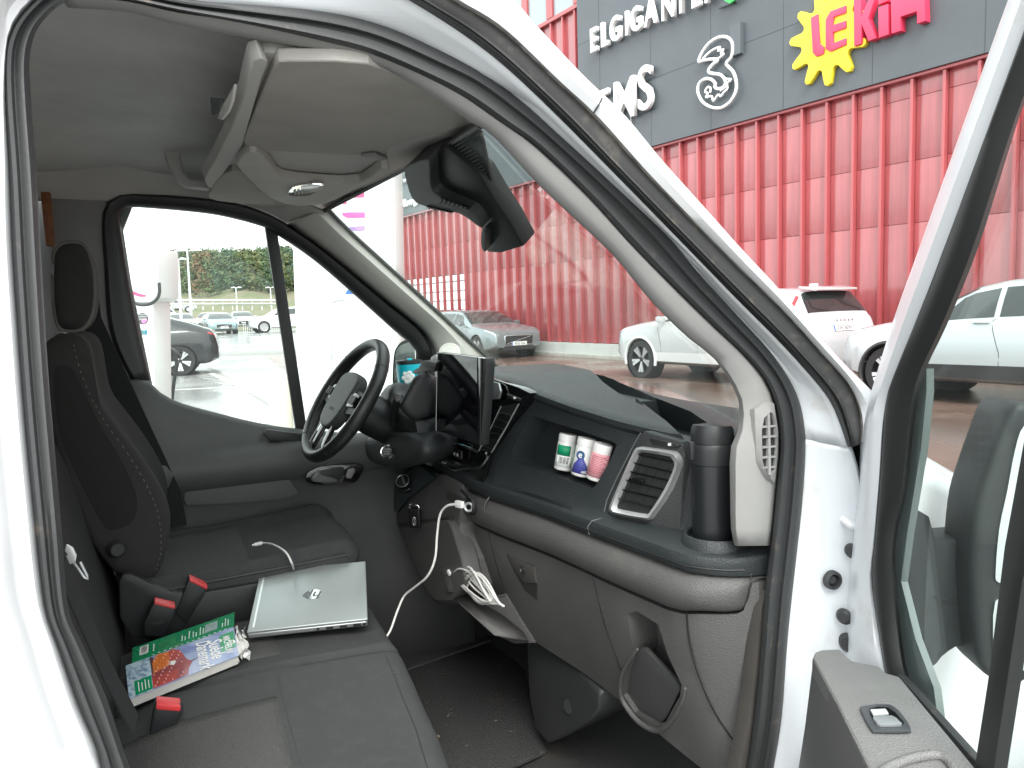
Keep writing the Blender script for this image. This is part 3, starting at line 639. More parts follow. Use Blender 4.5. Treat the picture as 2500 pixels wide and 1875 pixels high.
# tablet-like screen
def tab(x, y, o=0.0): return aX(x, y, .668+o)
sc = slab('touchscreen', [tab(*zA(*p)) for p in ((283,168),(770,228),(776,300),(720,1110),(690,1102),(268,962))], (.022, 0, 0), BLACKP, dash, .003)
slab('screen_glass', [tab(*zA(*p), -.0025) for p in ((290,178),(682,222),(684,1092),(276,955))], (.002, 0, 0), SCREEN, sc)
slab('screen_bezel', [tab(*zA(*p), -.004) for p in ((690,220),(722,224),(712,1106),(690,1100))], (.004, 0, 0), GLOSSB, sc, .001)
tube('screen_edge', [tab(*zA(*p), -.003) for p in ((268,960),(283,168),(690,216),(770,228))], .0011, CHROMEB, sc, 6)
# ------------------------------------------------------------------ instrument binnacle, column, stalk
def zD(x, y): return (700+x/4.148, 780+y/4.148)
bp = smooth_poly([aY(*zD(*p), 1.93) for p in ((1150,890),(1200,760),(1290,600),(1380,545),(1450,560),(1490,620),(1490,860),(1450,980),(1400,1005),(1290,1025))], 3)
def puff(name, pts, steps, mt, parent):
    c_ = sum(pts, V((0, 0, 0)))/len(pts); rows = [[c_+(p-c_)*s_+V(d_) for p in pts] for s_, d_ in steps]
    bm, vs = grid_bm(rows, closed_v=True); bm.faces.new(vs[0][::-1]); bm.faces.new(vs[-1]); return bm_obj(name, bm, mt, parent, 75)
HOODP = mat('hood_plastic', (.016, .018, .019), .5, bump=(700, .3, .001, 'voronoi'))
puff('instrument_hood', bp, ((.55, (0, -.012, 0)), (.80, (0, -.010, 0)), (.94, (0, -.004, 0)), (1.0, (0, .008, 0)), (.97, (.02, .04, -.004)), (.9, (.05, .07, -.01)), (.7, (.08, .09, -.02))), HOODP, dash)
tube('hood_edge_highlight', [p+V((-.001, -.003, .001)) for p in bp[1:10]], .0018, mat('hood_edge_highlight', (.10, .115, .115), .4), dash, 6)  # paler tube paints the line of light along the hood's edge
slab('driver_knee_panel', [aY(*zD(*p), 1.95) for p in ((1290,1030),(1380,1010),(1460,1060),(1470,1500),(1400,1480),(1360,1330),(1330,1200))], (.1, .1, 0), DASHU, dash, .015)
slab('far_kick_panel', [V((.86, 2.47, .20)), V((1.32, 2.47, .20)), V((1.32, 2.47, 1.2)), V((.86, 2.47, 1.2))], (0, .05, 0), BLACKP, van)
slab('firewall', [V((1.28, .97, .2)), V((1.28, 2.5, .2)), V((1.28, 2.5, 1.15)), V((1.28, .97, 1.15))], (.02, 0, 0), BLACKP, van)
slab('lower_driver_dash', [V((.74, 1.93, 1.08)), V((.78, 1.93, .60)), V((1.1, 1.93, .60)), V((1.1, 1.93, 1.08))], (0, .55, 0), BLACKP, dash, .01)
col = smooth_poly([aX(*zD(*p), .60) for p in ((735,1290),(830,1180),(990,1130),(1200,1160),(1330,1210),(1375,1330),(1350,1440),(1290,1480),(1100,1510),(900,1470),(800,1400))], 3)
SHP = mat('shroud_plastic', (.024, .027, .028), .5, bump=(700, .3, .001, 'voronoi'))
shroud = puff('column_shroud', col, ((.55, (-.004, 0, 0)), (.84, (-.003, 0, 0)), (.95, (.003, 0, 0)), (1.0, (.014, .004, 0)), (1.0, (.05, .02, 0)), (.97, (.09, .04, 0)), (.9, (.13, .06, 0))), SHP, dash)
up_ = smooth_poly([aX(*zD(*p), .625) for p in ((880,1150),(900,900),(960,700),(1060,660),(1090,760),(1230,960),(1270,1080),(1270,1180),(1100,1150))], 3)
puff('column_cover', up_, ((.5, (-.012, 0, 0)), (.8, (-.008, 0, 0)), (1.0, (.01, 0, 0)), (1.0, (.04, .03, 0)), (.85, (.09, .06, 0))), SHP, dash)
bo = aX(955, 1102, .597); bn_ = V((-.45, -.86, .22)).normalized(); bo = bo+bn_*.006+V((-.010, 0, 0)); bf = z_frame(bo, bn_, (0, -1, 0))
stb = lathe('start_button', [(0, .004), (.0145, .004), (.015, .003), (.0155, 0)], BLACKP, shroud, 28, bf)
lathe('button_ring', [(.0155, .005), (.018, .006), (.0205, .004), (.021, 0), (.0155, 0)], CHROMEB, shroud, 32, bf)
F_ = Matrix.Translation(bf.to_translation()) @ frame_from((0, 0, 0), (0, -1, -.02), (.12, 0, 1))
F_ = frame_from(bo+bn_*.0045, (.88, -.46, 0), (0, .2, 1))
for k, s_ in enumerate(('ENGINE', 'START', 'STOP')):
    text('button_text', s_, .0068, F_ @ Matrix.Translation((0, .0045-.0068*k, 0)), mat('mark_grey'), shroud, .0002, 0, 'CENTER')
tube('stalk', [aX(966, 1035, .61), aX(960, 1020, .60), aX(966, 990, .585), aX(972, 973, .58)], lambda t: .013-.002*math.sin(t*3), BLACKP, shroud, 12)
lathe('stalk_end', [(0, .010), (.009, .009), (.0125, .004), (.0135, 0)], mat('stalk_grey', (.05, .05, .052), .4), shroud, 20, z_frame(aX(973, 972, .576), (-.5, -1, .3)))
# ------------------------------------------------------------------ steering wheel
wn = V((-math.cos(R_(34))*math.cos(R_(5)), -math.sin(R_(5))*math.cos(R_(34)), math.sin(R_(34))))
wc = V((.489, 2.184, 1.223)); WM = z_frame(wc, wn, V((0, -1, 0)))          # local x to the passenger side, y up the wheel
if (WM.to_3x3() @ V((0, 1, 0))).z < 0: WM = WM @ Matrix.Rotation(math.pi, 4, 'Z')
def wl(x, y, z=0.0): return WM @ V((x, y, z))
LEATH = mat('wheel_leather', (.018, .020, .020), .38, bump=(500, .25, .001, 'voronoi'))
rimp = [wl(.182*math.cos(a), .182*math.sin(a)*(1.0 if math.sin(a) > -.9 else .97)) for a in [2*math.pi*i/72 for i in range(72)]]
bm = bmesh.new(); rings = []
for i in range(72):
    a = 2*math.pi*i/72; c = V((.182*math.cos(a), .182*math.sin(a), 0)); er = V((math.cos(a), math.sin(a), 0)); r = []
    for k in range(14):
        b = 2*math.pi*k/14; r.append(WM @ (c+er*(.0165*math.cos(b))+V((0, 0, .020*math.sin(b)))))
    rings.append(r)
grid_bm(rings, closed_u=True, closed_v=True, bm=bm)
wheel = bm_obj('steering_wheel', bm, LEATH, van, 60)
for a0 in (40, 140, 232, 308):
    a = R_(a0); c = V((.182*math.cos(a), .182*math.sin(a), 0)); er = V((math.cos(a), math.sin(a), 0))
    tube('rim_stitch', [WM @ (c+er*(.0168*math.cos(b))+V((0, 0, .0203*math.sin(b)))) for b in [2*math.pi*k/16 for k in range(16)]], .0008, RUBBER2, wheel, 5, closed=True)
for sx in (-1, 1):
    slab('spoke', [wl(sx*.04, .045, .012), wl(sx*.17, .030, .002), wl(sx*.172, -.025, .002), wl(sx*.04, -.045, .012)], -.018*wn, BLACKP, wheel, .006)
    slab('spoke_switch', [wl(sx*.085, .030, .017), wl(sx*.135, .024, .012), wl(sx*.135, -.012, .012), wl(sx*.085, -.018, .017)], -.008*wn, GLOSSB, wheel, .004)
    for q in range(3):
        slab('switch_key', [wl(sx*(.09+.015*q), .018, .020), wl(sx*(.102+.015*q), .017, .0185), wl(sx*(.102+.015*q), -.006, .0185), wl(sx*(.09+.015*q), -.008, .020)], -.004*wn, BLACKP, wheel, .001)
    slab('lower_spoke', [wl(sx*.018, -.05, .010), wl(sx*.045, -.05, .010), wl(sx*.060, -.168, .002), wl(sx*.036, -.172, .002)], -.014*wn, GLOSSB, wheel, .005)
    tube('spoke_trim', [wl(sx*.048, -.05, .012), wl(sx*.064, -.166, .004)], .0016, CHROME, wheel, 8)
padp = smooth_poly([wl(p[0]*1.15, p[1]*1.25-.008, .020) for p in ((-.072,.03),(-.066,.058),(-.03,.070),(.03,.070),(.066,.058),(.072,.03),(.066,-.03),(.045,-.062),(0,-.072),(-.045,-.062),(-.066,-.03))], 4)
pad = slab('airbag_pad', padp, -.035*wn, mat('pad_plastic', (.050, .056, .055), .55, bump=(600, .3, .001, 'voronoi')), wheel, .014, 4)
text('pad_text', 'AIRBAG', .014, WM @ Matrix.Translation((0, -.045, .0207)), mat('pad_mark', (.11, .115, .115), .5), pad, .0003, 0, 'CENTER')
bm = lathe_bm([(.045, 0), (.055, -.03), (.06, -.10), (.055, -.2)], 24, WM)
bm_obj('column_boss', bm, BLACKP, wheel, 50)
# ------------------------------------------------------------------ centre console, selector, sockets
def zE(x, y): return (880+x/4.148, 1050+y/4.148)
def cen(x, y, o=0.0): return aS(x, y, lambda P: P.x-(.700+o+.06*(P.z-.95)), .6, 3.2)
csole = slab('centre_console', [cen(x, y, .006) for x, y in ((968,1282),(962,1245),(1000,1190),(1035,1150),(1085,1160),(1130,1180),(1120,1285),(1140,1370),(1140,1440),(1104,1477),(1061,1473),(1042,1454),(1014,1387))], (.30, 0, 0), DASHL, dash, .012, 3)
slab('console_column', [cen(x, y, -.012) for x, y in ((974,1285),(1092,1267),(1100,1280),(1126,1364),(1137,1420),(1106,1470),(1064,1470),(1045,1454),(1014,1387),(985,1320))], (.05, 0, 0), DASHL, csole, .012, 3)
slab('key_ledge', [cen(x, y, -.010) for x, y in ((974,1279),(1000,1271),(1095,1262),(1097,1267),(1000,1281),(976,1285))], (.03, 0, 0), mat('ledge_dark_plastic', (.04, .038, .036), .6), csole)  # thin strip, darker than the console around it
selp = smooth_poly([cen(*zE(*p), -.004) for p in ((268,720),(290,640),(420,470),(560,370),(640,385),(730,470),(735,495),(600,600),(470,700),(370,830),(300,790))], 2)
sel = slab('selector_plate', selp, (.03, 0, 0), mat('selector_plate', (.035, .050, .050), .35), dash, .004)
so_ = cen(*zE(470, 560), -.006); sax = V((-.55, -.55, .62)).normalized()
kn = lathe('gear_knob', [(0, .034), (.020, .034), (.0235, .031), (.025, .022), (.0225, .017), (.0225, .012), (.026, .010), (.027, .002), (.027, 0)], BLACKP, sel, 36, z_frame(so_, sax))
KM = z_frame(so_, sax, (0, -1, 0))
for i in range(20):
    a = 2*math.pi*i/20
    box('knob_rib', (.0245*math.cos(a), .0245*math.sin(a), .026), (.0022, .0022, .009), GLOSSB, kn, 0, KM)
lathe('knob_ring', [(.0205, .0342), (.0212, .0348), (.022, .0338)], CHROME, kn, 36, KM)
for i, ch in enumerate('PRNDM'):
    text('knob_letter', ch, .008, KM @ Matrix.Translation((-.012+.006*i, .006-.003*i, .0345)), mat('mark_grey'), kn, .0001, 0, 'CENTER')
# 12 V socket with open flap, small button panel
sk = cen(*zE(1098, 780), -.012)
skl = slab('socket_plate', smooth_poly([cen(*zE(*p), -.008) for p in ((1075,690),(1120,695),(1138,790),(1125,860),(1095,850),(1065,780))], 3), (.01, 0, 0), BLACKP, dash, .002)
lathe('socket_ring', [(.007, .002), (.0105, .005), (.0125, .003), (.013, 0), (.007, 0)], CHROME, skl, 28, z_frame(sk, (-.7, -.7, .1)))
slab('socket_flap', [cen(*zE(*p), -.014) for p in ((1000,600),(1020,600),(1085,660),(1105,695),(1080,690),(1030,645))], (.004, 0, 0), BLACKP, skl, .001)
slab('button_blank', [cen(*zE(*p), -.003) for p in ((862,625),(900,628),(1010,680),(1000,730),(940,735),(870,690))], (.006, 0, 0), mat('blank_plastic', (.05, .048, .045), .5), dash, .002)
# open bin
bA, bB, bC = cen(1075, 1392, -.024), lowf(1234, 1452, -.006), lowf(1306, 1570, -.008); bN = (bB-bA).cross(bC-bA).normalized()
if bN.dot(EYE-bA) < 0: bN = -bN
def binp(x, y, o=0.0): return aP(x, y, bA+bN*o, bN)
binf = [binp(x, y) for x, y in ((1075,1392),(1173,1464),(1234,1452),(1268,1510),(1306,1570),(1256,1572),(1208,1550),(1150,1500),(1095,1445))]
bn = slab('cable_bin', binf, -bN*.008, DASHL, dash, .003)
tube('bin_lip', [binp(x, y, .0005) for x, y in ((1075,1392),(1125,1428),(1173,1463),(1200,1460),(1234,1452))], .003, DASHL, bn, 8)
A_ = [cen(x, y, -.072) for x, y in ((1078,1394),(1092,1440),(1100,1450))]
raw('bin_side', [cen(1076, 1390, -.023), cen(1120, 1372, .02), cen(1150, 1440, .02), cen(1095, 1447, -.020)], [(0, 1, 2, 3)], DASHL, bn).modifiers.new('t', 'SOLIDIFY').thickness = .004
raw('bin_floor', [cen(1110, 1460, -.014), cen(1208, 1548, -.004), lowf(1300, 1566, .0), lowf(1290, 1540, .01), cen(1140, 1450, .0)], [(0, 1, 2, 3, 4)], DASHL, bn).modifiers.new('t', 'SOLIDIFY').thickness = .004
# footwell: floor, tunnel, heel ramp
rows = []
for X, z in ((-.62, .26), (.55, .26), (.80, .26), (1.0, .27), (1.12, .33), (1.22, .48), (1.26, .70), (1.27, .95)):
    rows.append([V((X, Y, z+.012*math.sin(Y*9+X*4)*.3)) for Y in [.94+.1*i for i in range(17)]])
sheet('cab_floor', rows, .02, MATF, van, 50)
tn = slab('floor_tunnel', [aX(x, y, .86) for x, y in ((1283,1560),(1330,1575),(1420,1640),(1465,1690),(1462,1735),(1440,1760),(1360,1808),(1335,1818),(1305,1780),(1290,1700))], (.32, .0, .05), mat('tunnel_plastic', (.034, .036, .036), .45, bump=(600, .3, .001, 'voronoi')), van, .015, 3)
lathe('tunnel_plug', [(0, .001), (.016, .001), (.018, -.001)], mat('tunnel_plastic'), tn, 24, z_frame(aX(1388, 1725, .858), (-1, -.3, .2)))
matp = [aZ(x, y, .285) for x, y in ((960,1640),(990,1640),(1150,1560),(1275,1600),(1300,1750),(1335,1830),(1250,1870),(1180,1960),(1000,1990))]
slab('floor_mat', matp, (0, 0, -.012), mat('mat_rubber', (.055, .057, .056), .36, bump=(230, .9, .004, 'voronoi'), var=(9, (.12, .095, .06), .66, .8)), van, .003)
slab('pedal_floor', [aZ(x, y, .30) for x, y in ((930,1480),(1080,1455),(1200,1560),(1130,1585),(975,1640))], (0, 0, -.01), MATF, van, .003)

random.seed(31); db = bmesh.new()
for _ in range(70):
    c = aZ(random.uniform(960, 1280), random.uniform(1500, 1850), .2855) if random.random() < .6 else aZ(random.uniform(1380, 1640), random.uniform(1790, 1870), .275)
    a = random.uniform(0, 6.28); u = V((math.cos(a), math.sin(a), random.uniform(-.2, .2))); v = V((-math.sin(a), math.cos(a), .2)); l = random.uniform(.0015, .0065)
    f = [db.verts.new(c+V((0, 0, .003))+u*l*x_+v*l*y_*.6) for x_, y_ in ((-1, 0), (-.2, -.8), (1, -.2), (.5, .9))]; db.faces.new(f)
fd_ = bm_obj('floor_debris', db, mat('crumbs', (.24, .20, .14), .9, var=(50, (.10, .08, .05), .4, .6)), None, None)
fd_.modifiers.new('t', 'SOLIDIFY').thickness = .0012
tag(fd_, 'crumbs and dry leaf bits scattered on the cab floor mat', 'debris', None, 'stuff')

# ================================================================== overhead console, visors, mirror unit
def hz(pts, z): return [aZ(x, y, z) for x, y in pts]
slab('overhead_tray', hz(((610,128),(900,140),(1040,195),(1140,262),(1192,305),(1165,320),(1060,372),(946,428),(860,470),(800,505),(730,545),(600,500),(510,470),(560,400),(590,300)), 1.812), (0, 0, .015), LINER, van, .006)
slab('tray_beam', smooth_poly(hz(((618,150),(654,152),(640,190),(610,290),(592,355),(560,405),(525,452),(512,459),(500,436),(530,385),(565,316),(595,235)), 1.800), 2), (-.006, 0, .024), LINER, van, .008, 3)
slab('tray_back', [aX(x, y, .30) for x, y in ((560,80),(700,90),(700,200),(600,330),(480,430),(440,420),(470,360))], (.01, 0, 0), BLACKP, van)
slab('passenger_visor', smooth_poly(hz(((672,160),(690,151),(740,150),(900,157),(1010,207),(1100,264),(1150,297),(1120,312),(960,357),(945,384),(930,389),(880,380),(640,368),(606,360),(596,345),(612,300),(640,230)), 1.797), 2), (0, 0, .018), mat('visor_cloth', (.40, .385, .355), .95, bump=(420, .25, .002), var=(9, (.34, .33, .30), .4, .75)), van, .006, 3)
slab('driver_visor', smooth_poly(hz(((510,474),(544,428),(592,420),(640,468),(724,503),(680,508),(600,498),(525,490)), 1.797), 2), (0, 0, .016), MATS['visor_cloth'], van, .005)
dome = slab('dome_console', smooth_poly(hz(((578,405),(590,385),(610,372),(640,380),(668,415),(692,438),(790,449),(880,447),(930,412),(950,420),(900,446),(848,474),(795,497),(722,503),(660,484),(610,440)), 1.785), 2), (0, 0, .025), LINER, van, .008, 3)
slab('visor_clip', hz(((880,381),(918,378),(946,388),(930,394),(905,390)), 1.789), (0, 0, .006), mat('clip_grey', (.25, .245, .23), .6), van, .002)
dl = slab('dome_light', smooth_poly(hz(((703,473),(712,459),(735,452),(786,451),(790,456),(770,473),(745,479),(712,479)), 1.780), 2), (0, 0, .008), CHROMEB, dome, .002)
slab('lamp_lens', smooth_poly(hz(((735,456),(780,454),(768,469),(742,472)), 1.7785), 2), (0, 0, .004), mat('lens_clear', (.75, .77, .76), .15), dome, .001)
for k in range(3):
    slab('lamp_switch', hz(((716+k*9,466),(722+k*9,463),(724+k*9,473),(718+k*9,476)), 1.778), (0, 0, .004), BLACKP, dome, .001)
slab('shelf_end_trim', [aY(x, y, 2.36) for x, y in ((397,359),(412,400),(435,443),(456,455),(516,461),(520,446),(462,436),(447,420),(437,365))], (0, .05, 0), LINER, van, .006)
# sensor and mirror unit on the windscreen
def z2(x, y): return (800+x/2.676, y/2.676)
def scr(x, y, o=0.0): return aP(x, y, V((.60+o, 1.70, 1.72)), V((.72, .0, .69)))
mu_ = slab('sensor_cover', [scr(*z2(*p)) for p in ((690,1010),(780,960),(1000,1150),(1090,1300),(1190,1450),(1280,1612),(1130,1655),(1040,1650),(1005,1500),(920,1370),(760,1290),(690,1230))], (.03, 0, .03), BLACKP, van, .006)
slab('frit_band', [scr(*z2(*p), .02) for p in ((640,1020),(960,850),(1000,870),(1095,1290),(1000,1250),(780,1000))], (.004, 0, .004), mat('frit_dots', (.035, .036, .036), .5, bump=(1, .0, .001)), van)
for k in range(17):
    t = k/16
    slab('frit_line', [scr(*z2(785+270*t, 985+280*t), .014), scr(*z2(935+150*t, 890+385*t), .014), scr(*z2(936+150*t, 896+385*t), .014), scr(*z2(786+270*t, 991+280*t), .014)], (.002, 0, .002), mat('frit_line', (.16, .17, .17), .5), van)
hs = slab('camera_housing', smooth_poly([scr(*z2(*p), -.035) for p in ((497,1100),(560,1062),(650,1035),(668,1100),(672,1200),(700,1262),(800,1320),(920,1372),(985,1440),(1004,1495),(940,1450),(860,1400),(700,1368),(600,1340),(545,1290),(510,1190))], 2), (.055, 0, .05), mat('housing_plastic', (.055, .06, .06), .5, bump=(600, .3, .001, 'voronoi')), van, .008, 3)
for k in range(7):
    x = 718+k*27
    slab('louvre', [scr(*z2(*p), -.040) for p in ((x,1338+k*5),(x+14,1340+k*5),(x+30,1300+k*9),(x+18,1296+k*9))], (.004, 0, .004), RUBBER2, hs)
for k in range(6):
    x = 645+k*27
    slab('louvre', [scr(*z2(*p), -.040) for p in ((x,1350+k*7),(x+20,1351+k*7),(x+36,1366+k*5),(x+16,1366+k*5))], (.004, 0, .004), RUBBER2, hs)
slab('mirror_pod', smooth_poly([scr(*z2(*p), -.03) for p in ((1002,1515),(1020,1505),(1040,1520),(1035,1640),(1015,1640),(1000,1600))], 2), (.03, 0, .03), BLACKP, mu_, .006)
# ================================================================== seats
SH = mat('seat_shield_plastic', (.022, .023, .024), .5, bump=(600, .3, .001, 'voronoi'))
TFE = [(1.0,.365),(1.096,.379),(1.234,.404),(1.43,.425),(1.60,.437),(1.72,.446),(1.95,.452)]
def Hb(x, y):
    z = .748
    z -= .014*math.exp(-((y-1.548-.05*max(0, .25-x))/.010)**2)                     # gap between the two cushions
    for c, h in ((1.30, .235), (1.735, .17)):
        s = (y-c)/h
        if abs(s) < 1: z += .016*(s*s)-.006
    z += .010*math.sin(max(0, min(1, (x+.1)/.5))*math.pi)-.02*max(0, (-.02-x)/.1)
    return z
rows = []
NV = 74
for i in range(NV+1):
    y = 1.035+(1.895-1.035)*i/NV; fe_ = lerp_tab(TFE, y); edge = min(i, NV-i)
    drop = .055*max(0, 1-edge/5)**2
    r = []
    for k in range(27):
        x = -.14+(fe_-.035+.14)*k/26; r.append(V((x, y, Hb(x, y)-drop)))
    z0 = Hb(fe_-.035, y)-drop
    for a in (20, 40, 60, 80, 95):
        r.append(V((fe_-.035+.040*math.sin(R_(a)), y, z0-.040*(1-math.cos(R_(a))))))
    r += [V((fe_-.004, y, z0-.09)), V((fe_-.02, y, .58)), V((fe_-.06, y, .55))]
    rows.append(r)
bench = sheet('bench_seat', rows, .004, SEAT, van, 60, off=0)
def ins(name, x0, x1, y0, y1, sk=0.0):
    rows = [[V((x+sk*(y-y0), y, Hb(x+sk*(y-y0), y)+.0022)) for x in [x0+(x1-x0)*k/12 for k in range(13)]] for y in [y0+(y1-y0)*i/14 for i in range(15)]]
    return sheet(name, rows, .002, INSERT, bench, 60, off=0)
ins('seat_insert', -.13, .155, 1.09, 1.44, .03); ins('seat_insert', -.13, .20, 1.62, 1.80, .03)
def stitch(name, pts, par, r=.0009, mt=STITCH): return tube(name, pts, r, mt, par, 5)
stitch('seat_seam', [V((x, 1.535+.05*max(0, .25-x), Hb(x, 1.535+.05*max(0, .25-x))+.0005)) for x in [-.13+.55*k/24 for k in range(25)]], bench, .0016, RUBBER2)
stitch('seat_seam', [V((lerp_tab(TFE, y)-.035, y, Hb(lerp_tab(TFE, y)-.035, y)+.0012)) for y in [1.07+.44*k/24 for k in range(25)]], bench, .0012, RUBBER2)
stitch('seat_seam', [V((.165+.03*(y-1.09), y, Hb(.165, y)+.0012)) for y in [1.09+.42*k/24 for k in range(25)]], bench, .001, RUBBER2)
stitch('seat_seam', [V((x, 1.452+.02*math.sin(x*9), Hb(x, 1.452)+.001)) for x in [-.1+.5*k/24 for k in range(25)]], bench, .0010, RUBBER2)
# bench backrest
bbk = [aP(x, y, V((-.15, 1.5, .95)), V((1, 0, .19))) for x, y in ((60,1030),(128,1068),(150,1108),(205,1225),(262,1345),(288,1420),(304,1500),(312,1640),(318,1740),(335,1830),(300,1990),(60,1990))]
slab('bench_backrest', bbk, (-.13, 0, .02), SEATB, bench, .012, 3)
strap('lap_belt', [aY(150, 1380, 1.22), aY(200, 1500, 1.24), aY(262, 1640, 1.25), aY(330, 1770, 1.27)], .045, .003, (.2, 1, 0), BELT, van)
tg = slab('belt_tongue', [aY(x, y, 1.28) for x, y in ((162,1330),(178,1338),(187,1356),(184,1375),(168,1378),(156,1362),(166,1355),(158,1345))], (0, .006, 0), CHROME, van, .001)
tube('tongue_loop', [aY(x, y, 1.275) for x, y in ((182,1376),(206,1410),(214,1414),(212,1404),(196,1372))], .002, CHROME, tg, 6)
# buckles
def buckle(px, Yp, tone, label=None):
    body = [aY(x, y, Yp) for x, y in px[0]]
    b = slab('belt_buckle', body, (.0, .028, 0), BLACKP, van, .004)
    r = slab('release_button', [aY(x, y, Yp-.0015) for x, y in px[1]], (.0, .024, .004), REDB, b, .003)
    return b
buckle((((375,1735),(380,1716),(445,1721),(446,1742),(428,1775),(405,1800),(365,1800)), ((382,1718),(442,1723),(441,1738),(380,1733))), 1.43, 0)
b2 = buckle((((352,1520),(376,1470),(428,1482),(424,1510),(398,1556),(352,1552)), ((377,1469),(428,1481),(428,1488),(376,1476))), 1.86, 0)
text('buckle_mark', 'PRESS', .010, frame_from(aY(372, 1528, 1.857), (1, 0, 0.1), (0, 0, 1)), mat('mark_dim', (.06, .06, .06), .5), b2, .0002)
buckle((((428,1500),(462,1412),(507,1432),(500,1452),(455,1525)), ((463,1412),(507,1432),(506,1441),(462,1420))), 1.90, 0)
# driver's seat
def dp(px, Y): return [aY(x, y, Y) for x, y in px]
side = [(108,836),(150,816),(195,820),(220,848),(230,905),(248,985),(277,1029),(336,1105),(378,1168),(408,1227),(417,1275),(412,1330),(392,1398),(360,1425),(300,1420),(240,1360),(190,1270),(140,1130),(100,980),(98,880)]
base3 = smooth_poly(dp(side, 1.95), 3); cen3 = sum(base3, V((0, 0, 0)))/len(base3)
rows = []
for Y, sc_, dent in ((1.945, .80, 0), (1.950, .93, 0), (1.965, .985, 0), (1.99, 1.0, 0), (2.03, 1.0, .015), (2.08, 1.0, .05), (2.175, 1.0, .055), (2.27, 1.0, .05), (2.32, 1.0, .015), (2.36, 1.0, 0), (2.385, .985, 0), (2.40, .93, 0), (2.405, .80, 0)):
    r = []
    for p in base3:
        q = cen3+(p-cen3)*sc_; fr = max(0.0, ((p-cen3).x*.93+(p-cen3).z*.36)/.11); q.x -= dent*min(1, fr)
        if Y > 2.0: q.z -= .0
        q.y = Y; r.append(q)
    rows.append(r)
bm, vs = grid_bm(rows, closed_v=True); bm.faces.new(vs[0][::-1]); bm.faces.new(vs[-1])
dback = bm_obj('driver_seat', bm, SEATB, van, 60)
slab('side_panel', smooth_poly(dp([(132,903),(155,890),(178,903),(199,938),(241,1029),(292,1114),(330,1196),(335,1244),(319,1278),(281,1293),(254,1285),(205,1198),(151,1080),(133,980)], 1.9435), 3), (0, .006, 0), mat('side_cloth', (.016, .015, .0145), .95, bump=(900, .5, .0015)), dback, .003)
stt = smooth_poly(dp([(180,842),(196,905),(225,975),(260,1035),(310,1105),(350,1170),(378,1230),(392,1290),(392,1350),(380,1395)], 1.9445), 8, False)
for k in range(0, len(stt)-1, 2): tube('stitch', [stt[k]+V((.0, -.0012, 0)), stt[k].lerp(stt[k+1], .7)+V((.0, -.0012, 0))], .0010, STITCH, dback, 5)
hr = dp([(130,640),(134,612),(152,594),(185,590),(210,604),(226,650),(231,720),(222,775),(200,804),(168,810),(142,798),(131,740)], 2.07)
hb3 = smooth_poly(hr, 3); hc = sum(hb3, V((0, 0, 0)))/len(hb3); rows = []
for Y, s_ in ((2.055, .70), (2.06, .88), (2.075, .97), (2.10, 1.0), (2.26, 1.0), (2.285, .97), (2.30, .88), (2.305, .7)):
    rows.append([V((hc.x+(p.x-hc.x)*s_, Y, hc.z+(p.z-hc.z)*s_)) for p in hb3])
bm, vs = grid_bm(rows, closed_v=True); bm.faces.new(vs[0][::-1]); bm.faces.new(vs[-1])
hrst = bm_obj('headrest', bm, SEATB, dback, 60)
tube('headrest_piping', [V((hc.x+(p.x-hc.x)*.99, 2.072, hc.z+(p.z-hc.z)*.99)) for p in hb3[:36]], .0045, mat('piping_grey', (.13, .125, .115), .8), hrst, 8)
for Y in (2.11, 2.24):
    tube('headrest_post', [aY(157, 790, Y), aY(158, 840, Y)], .006, CHROMEB, dback, 10)
lathe('post_collar', [(0, .008), (.013, .008), (.016, 0)], BLACKP, dback, 20, Matrix.Translation(aY(157, 826, 2.11)))
# driver's cushion
TD = [(1.915,.415),(1.96,.45),(2.05,.468),(2.2,.475),(2.35,.465),(2.42,.43)]
def Hd(x, y):
    s = (y-2.165)/.245
    return .846+.022*sstep(.55, .85, abs(s))-.030*sstep(.85, 1.0, abs(s))**2+.022*sstep(.1, .45, x)-.006
rows = []
for i in range(41):
    y = 1.92+.49*i/40; fe_ = lerp_tab(TD, y); r = []; edge = min(i, 40-i); dr = .035*max(0, 1-edge/3)**2
    for k in range(21):
        x = -.06+(fe_-.04+.06)*k/20; r.append(V((x, y, Hd(x, y)-dr)))
    z0 = Hd(fe_-.04, y)-dr
    for a in (20, 40, 60, 80, 100): r.append(V((fe_-.04+.045*math.sin(R_(a)), y, z0-.045*(1-math.cos(R_(a))))))
    r += [V((fe_-.01, y, z0-.10)), V((fe_-.04, y, z0-.14))]
    rows.append(r)
dc = sheet('seat_cushion', rows, .004, SEAT, dback, 60, off=0)
slab('cushion_side', [V((-.05, 1.918, .835)), V((.20, 1.916, .845)), V((.41, 1.914, .858)), V((.445, 1.918, .80)), V((.43, 1.925, .72)), V((-.05, 1.93, .70))], (0, .05, 0), SEAT, dback, .008)
rows = [[V((x, y, Hd(x, y)+.002)) for x in [-.05+.24*k/10 for k in range(11)]] for y in [1.985+.36*i/14 for i in range(15)]]
sheet('cushion_insert', rows, .002, INSERT, dback, 60, off=0)
stitch('cushion_piping', [V((x, 1.9145, .842+.012*max(0, x)/.4)) for x in [-.02+.44*k/20 for k in range(21)]], dback, .002, RUBBER2)
slab('seat_shield', smooth_poly(dp([(300,1400),(345,1412),(400,1440),(470,1448),(560,1435),(700,1420),(700,1500),(520,1560),(320,1560),(290,1450)], 1.905), 2), (0, .03, 0), SH, dback, .01)
slab('seat_base', [V((-.05, 1.95, .72)), V((.42, 1.95, .74)), V((.40, 1.95, .28)), V((-.05, 1.95, .28))], (0, .42, 0), SH, van, .01)
